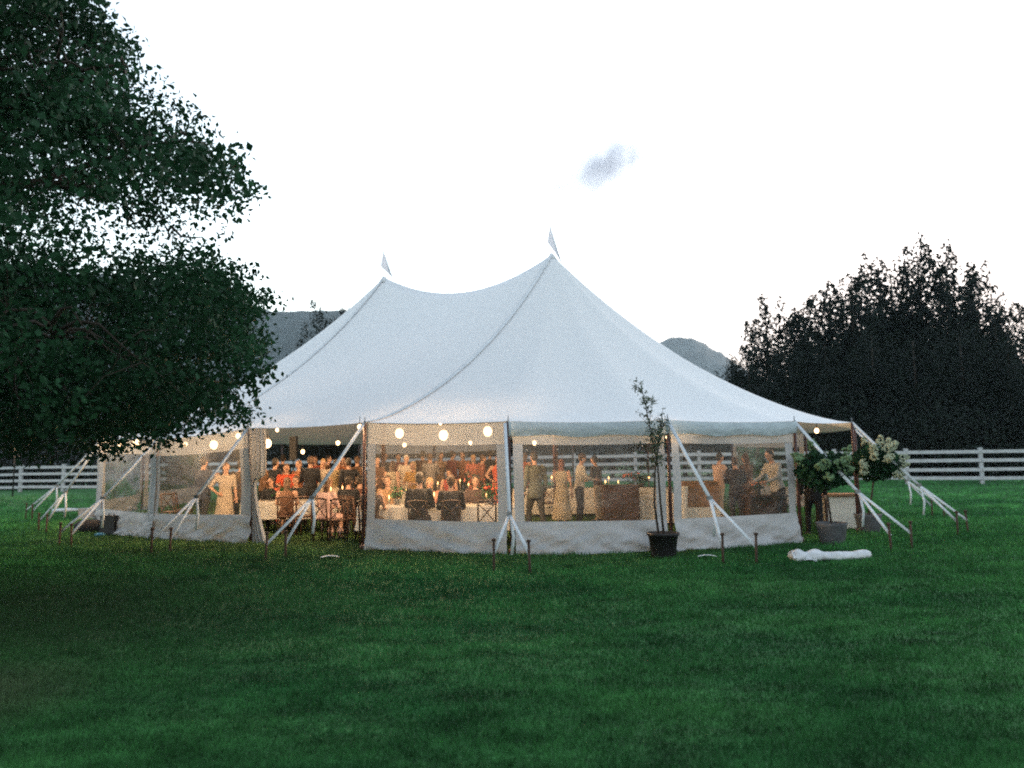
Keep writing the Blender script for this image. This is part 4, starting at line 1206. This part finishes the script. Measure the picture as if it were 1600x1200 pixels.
): person(*a, pose=rng.choice(['stand', 'step']), arms=rng.choice(['down', 'cup', 'table', ('down', 'reach'), ('cup', 'down'), ('hip', 'down'), ('table', 'cup'), ('reach', 'down')]), lean=rng.uniform(-.06, .16))
person(1125, 19.0, 1.74, PI * .62, 'person in a pale pink shirt behind the wooden bar counter', 'shirt', (.60, .42, .34), (.42, .30, .2), 'dark', False, 'step', .06, 'reach')
person(1153, 18.0, 1.62, PI * .95, 'person in a dark jacket with their back to the end window wall', 'suit', (.028, .022, .022), (.04, .036, .045), 'brown', False, 'stand', .08, 'table')
person(1172, 19.4, 1.72, PI * 1.2, 'person with long brown hair in a dark brown dress beside the dark jacket', 'dress', (.09, .05, .035), None, 'brown', True, 'stand', .05, 'reach')
person(1219, 16.9, 1.80, PI * 1.62, 'person in a grey white shirt bending over the dark low table', 'shirt', (.48, .46, .44), dk, 'dark', False, 'step', .22, 'reach')
person(1274, 16.1, 1.62, PI * .95, 'person all in black standing behind the hydrangea tree', 'suit', (.006, .006, .007), (.006, .006, .007), 'dark', False, 'step', 0, 'down')
# seated guests
seated(655, 14.75, 1.84, PI, 'broad person in a black suit sitting with their back to the window wall', 'suit', dk, dk, 'dark')
seated(705, 14.70, 1.76, PI * 1.02, 'narrower person in a black jacket sitting beside the broad dark back', 'suit', dk, dk, 'brown')
seated(580, 15.0, 1.70, PI * .95, 'person in a dark dress sitting by the doorway pole', 'dress', (.03, .022, .02), None, 'dark', True)
seated(744, 16.5, 1.70, 0, 'person in a dark shirt sitting across the near table from the camera', 'shirt', (.04, .025, .022), dk, 'dark')
seated(606, 16.9, 1.72, .0, 'person in a tan jacket sitting across the near table by the doorway pole', 'suit', (.30, .18, .1), dk, 'brown')
seated(672, 16.6, 1.66, .0, 'person in a pink dress sitting between the two dark backs', 'dress', (.5, .24, .18), None, 'blond', True)
seated(508, 16.2, 1.68, PI * .9, 'person in a white and pink outfit sitting in the doorway', 'dress', (.62, .42, .38), None, 'brown', True)
seated(543, 17.2, 1.72, PI, 'person in a black jacket sitting at the doorway table', 'suit', dk, dk, 'dark')
seated(424, 19.6, 1.70, -.2, 'person in a black shirt sitting at the curtain end of the doorway table', 'shirt', dk, dk, 'dark')
seated(462, 19.5, 1.72, 0, 'person in a dark suit sitting behind the first candle of the doorway table', 'suit', (.02, .018, .02), dk, 'brown')
seated(515, 19.6, 1.68, .1, 'person in a cream blouse sitting behind the doorway candles', 'shirt', (.5, .42, .33), dk, 'blond', True)
seated(702, 22.6, 1.70, 0, 'person in a wine red dress sitting at the far middle table', 'dress', (.30, .06, .05), None, 'brown', True)
seated(447, 17.4, 1.70, PI * 1.05, 'person in a brown dress sitting with their back to the doorway', 'dress', (.10, .05, .03), None, 'brown', True)
seated(560, 17.6, 1.72, PI * .9, 'person in a dark rust jacket sitting by the seam pole', 'suit', (.08, .03, .02), dk, 'dark')
for px, y, rz, lab in ((478, 17.4, PI, 'empty chair before the doorway table on the curtain side'), (556, 16.2, PI * .8, 'empty chair right beside the seam pole'), (528, 15.9, PI * 1.1, 'empty chair in the doorway, nearest the lawn'),
                       (762, 14.6, PI, 'empty chair at the near table by the middle pole'), (268, 19.6, 1.0, 'empty chair behind the window wall under the tree'), (288, 20.3, 1.8, 'second empty chair behind the window wall under the tree'),
                       (858, 20.7, PI, 'empty chair at the long table behind the grey green jacket')):
    chair(column(px, y), rz, lab)

# ------------------------------------------------------------------ things on the lawn outside
def olive():
    p = column(1037, 12.95)
    root = empty('olive_tree', p, 0, 'slender olive tree standing in a black pot before the tent pole', 'potted tree')
    MB().loft([(0, 0, .0, .19, .19), (0, 0, .03, .20, .20), (0, 0, .37, .245, .245), (0, 0, .375, .27, .27), (0, 0, .42, .275, .275), (0, 0, .42, .245, .245), (0, 0, .36, .24, .24)], 20).build('pot', BLACKP, root)
    MB().loft([(0, 0, .37, .235, .235), (0, 0, .385, .1, .1)], 14).build('soil', mat('soil', (.03, .022, .016), .95, .3, 20), root)
    trunks = [[(.02, 0, .3), (-.02, .02, .9), (-.05, 0, 1.5), (-.16, .02, 2.2), (-.30, .0, 2.95)], [(-.06, .02, .3), (-.12, .03, .9), (-.10, .02, 1.4), (-.02, 0, 1.9), (.06, .03, 2.3)]]
    P = []
    for t in trunks:
        MB().tube(t, [.022, .019, .015, .010, .004], 7).build('trunk', BARK, root)
    br = MB()
    for t in trunks:
        for i in range(34):
            q = rng.uniform(2.0, 4.0); k = int(min(q, 3.999)); a = Vector(t[k]).lerp(Vector(t[k + 1]), q - k)
            d = Vector((rng.gauss(0, 1), rng.gauss(0, 1), rng.uniform(.2, 1.2))).normalized() * rng.uniform(.12, .38) * (1.15 - .22 * (q - 2))
            br.tube([a, a + d * .5 + Vector((0, 0, .01)), a + d], [.006, .004, .002], 4, cap=False)
            n = 11; tt = nrg.random(n)[:, None]; P.append(np.array(a)[None] + tt * np.array(d)[None] + nrg.normal(size=(n, 3)) * .035)
    o = br.build('twigs', BARK, root); o['kind'] = 'stuff'
    P = np.concatenate(P); P = P[~((P[:, 2] > 2.05) & (P[:, 2] < 2.45) & (nrg.random(len(P)) < .6))]
    link('foliage', leaf_mesh('foliage', P, .075, LEAF_OLIVE, (0, 0, .5), .9, .3), root)
olive()

def hydrangea(pot_px, y, stem_h, crown_px, crown_row, rad, label, cream):
    p = column(pot_px, y); c = at_depth(crown_px, crown_row, y) - p
    root = empty('hydrangea_tree', p, 0, label, 'potted shrub', 'hydrangea trees in grey pots')
    MB().loft([(0, 0, 0, .20, .20), (0, 0, .02, .215, .215), (0, 0, .34, .265, .265), (0, 0, .40, .285, .285), (0, 0, .40, .25, .25), (0, 0, .35, .24, .24)], 20).build('pot', ZINC, root)
    MB().loft([(0, 0, .36, .24, .24), (0, 0, .37, .1, .1)], 14).build('soil', MATS['soil'], root)
    MB().tube([(0, 0, .35), (c.x * .5 + .01, 0, c.z * .55), (c.x, c.y, c.z - rad * .3)], [.022, .02, .016], 8).build('stem', BARK, root)
    n = 1500; d = nrg.normal(size=(n, 3)); d /= np.linalg.norm(d, axis=1)[:, None]; rr = nrg.random(n)[:, None] ** .45
    P = np.array(c)[None] + d * rr * np.array([rad * 1.1, rad, rad * .85])
    link('foliage', leaf_mesh('foliage', P, .12, LEAF_SH, (0, 0, .2), 1, .6), root)
    fm = mat('cream_blossom' if cream else 'green_blossom', (.33, .37, .26) if cream else (.12, .20, .10), .8, .25, 30, bump=.5, bscale=40, trans=.15)
    m = MB(); m2 = MB()
    k = 26 if cream else 16
    for i in range(k):
        d = Vector((rng.gauss(0, 1), rng.gauss(-.3, 1), rng.gauss(.45, .8))).normalized()
        q = c + Vector((d.x * rad * 1.1, d.y * rad, d.z * rad * .9)); m2 = MB()
        # a panicle: a cone of many small florets
        for j in range(30):
            t = rng.random(); a = rng.uniform(0, 6.28); r_ = .085 * (1 - t * .75)
            v = d.cross(Vector((.3, .2, 1))).normalized(); w_ = d.cross(v)
            m.ball(q + d * t * .2 + (v * math.cos(a) + w_ * math.sin(a)) * r_, .026, 5, 3)
    o = m.build('blossoms', fm, root); o['kind'] = 'stuff'
hydrangea(1301, 14.45, 1.5, 1287, 735, .46, 'green hydrangea tree in a grey pot before the open end bay', False)
hydrangea(1358, 16.6, 1.5, 1366, 724, .46, 'cream flowered hydrangea tree in a grey pot outside the end pole', True)

ROLLV = mat('rolled_vinyl', (.50, .52, .55), .45, .16, 7, bump=.9, bscale=16)
def vinyl_roll():
    a = on_ground(1239, 878); b = on_ground(1358, 874); d = b - a; L = d.length; mid = (a + b) / 2
    root = empty('rolled_vinyl', mid, math.atan2(d.y, d.x), 'rolled up white vinyl wall lying on the lawn', 'vinyl roll')
    v = []; f = []; n = 18; m = 26
    for i in range(m + 1):
        t = i / m; r = .075 + .03 * noise.noise(Vector((t * 5, 0, 4))) + (.03 if t < .12 else 0) - .035 * max(0, t - .75) * 2
        for k in range(n):
            q = 2 * PI * k / n; rr = r * (1 + .30 * noise.noise(Vector((t * 12, math.cos(q) * 1.5, math.sin(q) * 1.5))))
            v.append(((t - .5) * L, math.cos(q) * rr * 1.5, max(.004, .07 + .01 * math.sin(t * 8) + math.sin(q) * rr)))
    for i in range(m):
        for k in range(n): f.append((i * n + k, i * n + (k + 1) % n, (i + 1) * n + (k + 1) % n, (i + 1) * n + k))
    f += [tuple(range(n - 1, -1, -1)), tuple(m * n + k for k in range(n))]
    MB().add(v, f).build('roll', ROLLV, root)
    # loose flap thrown over one end
    v = []; f = []
    for i in range(9):
        for j in range(5):
            v.append((-L / 2 - .04 + i * .045, -.13 + j * .03 - i * .004, .175 - abs(j - 3.2) * .035 - i * .006 + .012 * math.sin(i * 1.4 + j)))
    for i in range(8):
        for j in range(4): a_ = i * 5 + j; f.append((a_, a_ + 5, a_ + 6, a_ + 1))
    MB().add(v, f).build('flap', ROLLV, root)
vinyl_roll()
def scrap(px, row, rz, L, label):
    p = on_ground(px, row); m = MB()
    v = []; f = []
    for i in range(7):
        for j in range(2): v.append(((i / 6 - .5) * L, (j - .5) * .10 + .03 * math.sin(i * .6), .05 + .02 * math.sin(i * .5)))
    for i in range(6): f.append((2 * i, 2 * i + 2, 2 * i + 3, 2 * i + 1))
    o = m.add(v, f).build('strap_scrap', WEB); o.location = p; o.rotation_euler.z = rz
    md = o.modifiers.new('thickness', 'SOLIDIFY'); md.thickness = .004
    tag(o, label, 'strap end', 'loose strap ends on the lawn')
scrap(515, 875, .3, .30, 'short loose strap end lying before the doorway'); scrap(1105, 874, -.1, .30, 'short loose strap end lying beside the potted olive tree')

def bags():
    p = on_ground(140, 833); root = empty('duffel_bag', p, .3, 'black duffel bag on the grass by the outermost tent pole', 'bag')
    MB().loft([(0, 0, 0, .30, .17), (0, 0, .08, .36, .21), (0, 0, .22, .35, .20), (0, 0, .30, .26, .13), (0, 0, .33, .12, .06)], 16).build('body', mat('black_canvas', (.012, .012, .014), .85, .2, 8), root)
    MB().tube([(-.15, 0, .30), (-.1, -.02, .42), (.1, -.02, .42), (.15, 0, .30)], .013, 6).build('handle', BLACKP, root)
    p = on_ground(173, 836); root = empty('equipment_case', p, -.2, 'black upright equipment case beside the duffel bag', 'case')
    MB().box((0, 0, .22), (.40, .3, .42), taper=.94).build('shell', BLACKP, root, False); MB().box((0, 0, .445), (.40, .30, .035)).build('lid', BLACKP, root, False)
    MB().tube([(-.08, 0, .46), (-.07, 0, .50), (.07, 0, .50), (.08, 0, .46)], .011, 6).build('handle', BLACKP, root)
    p = on_ground(156, 838); o = MB().loft([(0, 0, 0, .12, .07), (0, 0, .05, .13, .08), (0, 0, .08, .06, .04)], 12).build('blue_pouch', mat('blue_cloth', (.03, .14, .24), .7, .1, 8)); o.location = p
    tag(o, 'small blue pouch on the grass between the black bag and case', 'pouch')
    p = on_ground(138, 812); root = empty('storage_crate', p, .2, 'pale grey crate behind the black duffel bag', 'crate')
    MB().box((0, 0, .15), (.42, .32, .29), taper=1.06).build('tub', mat('grey_crate', (.30, .31, .34), .6, .1, 6), root, False); MB().box((0, 0, .31), (.48, .37, .035)).build('lid', mat('grey_crate', (.30, .31, .34)), root, False)
    a = on_ground(82, 801); b = on_ground(130, 800); d = b - a
    o = MB().tube([(0, 0, .06), (d.length * .5, .01, .075), (d.length, 0, .06)], [.06, .065, .055], 10).build('pipe_bundle', WEB); o.location = a; o.rotation_euler.z = math.atan2(d.y, d.x)
    tag(o, 'long white bundle lying on the grass behind the tree end guy straps', 'bundle')
bags()

# ------------------------------------------------------------------ the lone cloud
def cloud():
    c = at_depth(945, 262, 2600); m = MB()
    sc = 2600 / 1200
    for dx, dy, rx, rz_ in ((0, 0, 34, 24), (20, 14, 26, 17), (34, 16, 17, 13), (-22, -14, 28, 15), (-42, -24, 24, 8), (-66, -27, 16, 4), (-4, 8, 22, 18)):
        m.ball((dx * sc, rng.uniform(-20, 20), dy * sc), (rx * sc, rx * sc, rz_ * sc), 16, 10)
    m = MB().ball((0, 0, 0), (160 * sc, 90 * sc, 95 * sc), 24, 14); me = m.mesh('cloud'); o = link('cloud', me); o.location = c
    tag(o, 'one small grey lilac cloud in the bare white sky', 'cloud')
    t = bpy.data.materials.new('cloud_vapour'); t.use_nodes = True; n = t.node_tree; n.nodes.clear()
    out = n.nodes.new('ShaderNodeOutputMaterial'); pv = n.nodes.new('ShaderNodeVolumePrincipled')
    pv.inputs['Color'].default_value = (.40, .46, .64, 1)
    N = n.nodes.new; L = n.links.new
    tc = N('ShaderNodeTexCoord'); nz = N('ShaderNodeTexNoise'); nz.inputs['Scale'].default_value = .016; nz.inputs['Detail'].default_value = 6
    L(tc.outputs['Object'], nz.inputs['Vector'])
    rot = N('ShaderNodeVectorRotate'); rot.rotation_type = 'Y_AXIS'; rot.inputs['Angle'].default_value = R(27); L(tc.outputs['Object'], rot.inputs['Vector'])
    sc_ = N('ShaderNodeVectorMath'); sc_.operation = 'DIVIDE'; sc_.inputs[1].default_value = (104 * sc, 70 * sc, 50 * sc); L(rot.outputs[0], sc_.inputs[0])
    ln = N('ShaderNodeVectorMath'); ln.operation = 'LENGTH'; L(sc_.outputs[0], ln.inputs[0])
    m1 = N('ShaderNodeMath'); m1.operation = 'MULTIPLY_ADD'; m1.inputs[1].default_value = -1.0; m1.inputs[2].default_value = .62; L(ln.outputs['Value'], m1.inputs[0])
    of = N('ShaderNodeVectorMath'); of.operation = 'ADD'; of.inputs[1].default_value = (78 * sc, 0, -6 * sc); L(rot.outputs[0], of.inputs[0])
    s2 = N('ShaderNodeVectorMath'); s2.operation = 'DIVIDE'; s2.inputs[1].default_value = (75 * sc, 45 * sc, 20 * sc); L(of.outputs[0], s2.inputs[0])
    l2 = N('ShaderNodeVectorMath'); l2.operation = 'LENGTH'; L(s2.outputs[0], l2.inputs[0])
    t1 = N('ShaderNodeMath'); t1.operation = 'MULTIPLY_ADD'; t1.inputs[1].default_value = -1.0; t1.inputs[2].default_value = .40; L(l2.outputs['Value'], t1.inputs[0])
    mx = N('ShaderNodeMath'); mx.operation = 'MAXIMUM'; L(m1.outputs[0], mx.inputs[0]); L(t1.outputs[0], mx.inputs[1]); m1 = mx
    m2 = N('ShaderNodeMath'); m2.operation = 'MULTIPLY_ADD'; m2.inputs[1].default_value = 1.5; L(nz.outputs[0], m2.inputs[0]); L(m1.outputs[0], m2.inputs[2])
    m3 = N('ShaderNodeMapRange'); m3.inputs['From Min'].default_value = .32; m3.inputs['From Max'].default_value = 1.45; m3.inputs['To Max'].default_value = .0125; L(m2.outputs[0], m3.inputs['Value'])
    L(m3.outputs[0], pv.inputs['Density'])
    n.links.new(pv.outputs[0], out.inputs['Volume']); me.materials.clear(); me.materials.append(t)
cloud()

# ------------------------------------------------------------------ the evening air
def haze():
    lo, hi = Vector((-4600, -1300, -1.2)), Vector((4600, 4700, 340))
    o = MB().box((lo + hi) / 2, hi - lo).build('haze', None, None, False)
    t = bpy.data.materials.new('evening_haze'); t.use_nodes = True; n = t.node_tree; n.nodes.clear()
    out = n.nodes.new('ShaderNodeOutputMaterial'); pv = n.nodes.new('ShaderNodeVolumePrincipled')
    pv.inputs['Color'].default_value = (.76, .90, 1.0, 1); pv.inputs['Density'].default_value = HAZE
    n.links.new(pv.outputs[0], out.inputs['Volume']); o.data.materials.append(t); tag(o, kind='stuff')
haze()
